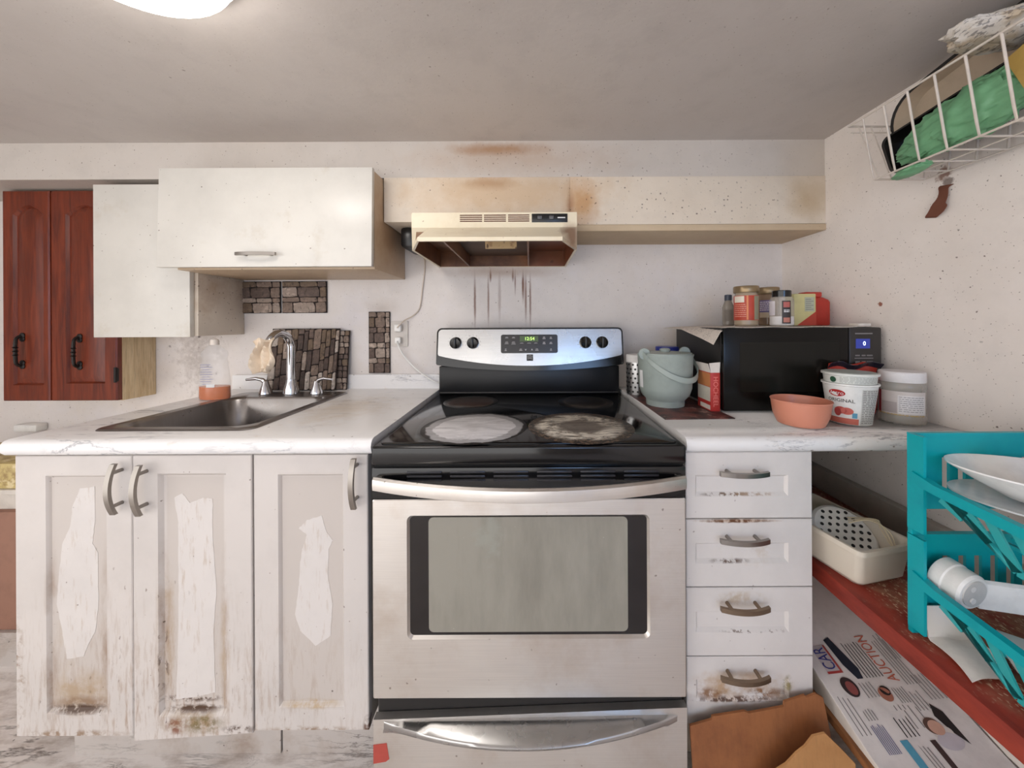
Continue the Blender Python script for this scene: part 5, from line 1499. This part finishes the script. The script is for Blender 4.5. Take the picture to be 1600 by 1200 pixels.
for x0, x1, y0, y1, n in ((.855, .885, .68, .70, 4), (.745, .765, .62, .75, 3), (.745, .768, .45, .53, 4), (.87, .90, .62, .69, 3), (.905, .93, .67, .74, 4), (.94, .985, .86, .97, 5), (.81, .84, .41, .48, 4), (.95, .985, .70, .80, 5), (.87, .90, .40, .49, 5), (.78, .80, .66, .70, 4)):
    lines(x0, x1, y0, y1, n, M['print_grey'])

# ------------------------------------------------------------------ cardboard in front of the drawers
def cardboard_mat(name, a, b):
    s = NT(name)
    col = s.blotch(lin(a), b, 6, .4, .7, .9)
    col = s.mix(s.rng(s.noise(30, 4, .7, (4, 1, .6)).outputs['Fac'], .45, .75, 0, .30), col, lin(tuple(v * .7 for v in a)))
    return s.out(col, .8)
def sheet_xz(pts, y0, lean, th, mat, name, label):
    mb = MB().prism(pts, y0, y0 + th)
    zmin = 0.0
    mb.map(lambda c: Vector((c.x, c.y - (.3 - c.z) * lean, c.z)))
    o = mb.build(name, mat, None)
    return _tag(o, label, 'cardboard')
sheet_xz([(.384, .006), (.735, .006), (.724, .18), (.716, .276), (.700, .284), (.676, .277), (.672, .281), (.62, .268), (.617, .258), (.53, .245), (.52, .249), (.44, .239), (.438, .232), (.384, .220)],
         .869, .18, .005, cardboard_mat('dark_cardboard', (152, 96, 56), (112, 64, 36)), 'cardboard_sheet', 'large dark brown cardboard sheet leaning against the bottom drawer')
sheet_xz([(.50, .006), (.731, .006), (.731, .20), (.70, .232), (.668, .262), (.64, .256), (.62, .235), (.60, .222), (.575, .20), (.548, .186), (.52, .15), (.50, .10)],
         .806, .10, .004, cardboard_mat('pale_cardboard', (190, 140, 88), (164, 114, 66)), 'cardboard_sheet', 'torn pale cardboard piece in front of the dark cardboard sheet')

# ------------------------------------------------------------------ things beyond the left cabinet end
o = MB().box((-2.6, 1.24, 0), (-1.5, 1.569, .118)).build('plinth', M['plinth'])
_tag(o, 'low marble-pattern plinth on the floor at far left', 'plinth')
t = thing('cardboard_box', 'closed brown cardboard carton on the plinth at far left edge', 'box', (-2.0, 1.4, .118))
MB().box((-2.3, 1.25, .1185), (-1.78, 1.55, .538), .004).build('box_body', plain((150, 110, 92), .75), t)
t = thing('storage_tub', 'white plastic tub on the brown carton at far left edge', 'tub', (-2.0, 1.4, .538))
MB().loft([[(x, y, z) for x, y in rrect(-2.25 + i, -1.79 - i, 1.25 + i, 1.54 - i, .03, 5)] for i, z in ((.02, .539), (.006, .60), (0, .601), (0, .616), (.006, .617))]).build('tub_body', plain((214, 206, 196), .4), t)
def tin_mat():
    s = NT('yellow_printed_tin')
    col = s.blotch(lin((196, 176, 116)), (150, 122, 76), 24, .45, .6, .9)
    col = s.blotch(col, (220, 204, 160), 30, .55, .62, .8)
    return s.out(col, .5)
o = MB().box((-2.24, 1.256, .6175), (-1.8, 1.52, .708), .004).build('tin_box', tin_mat())
_tag(o, 'yellow patterned box on the white tub at far left edge', 'box')
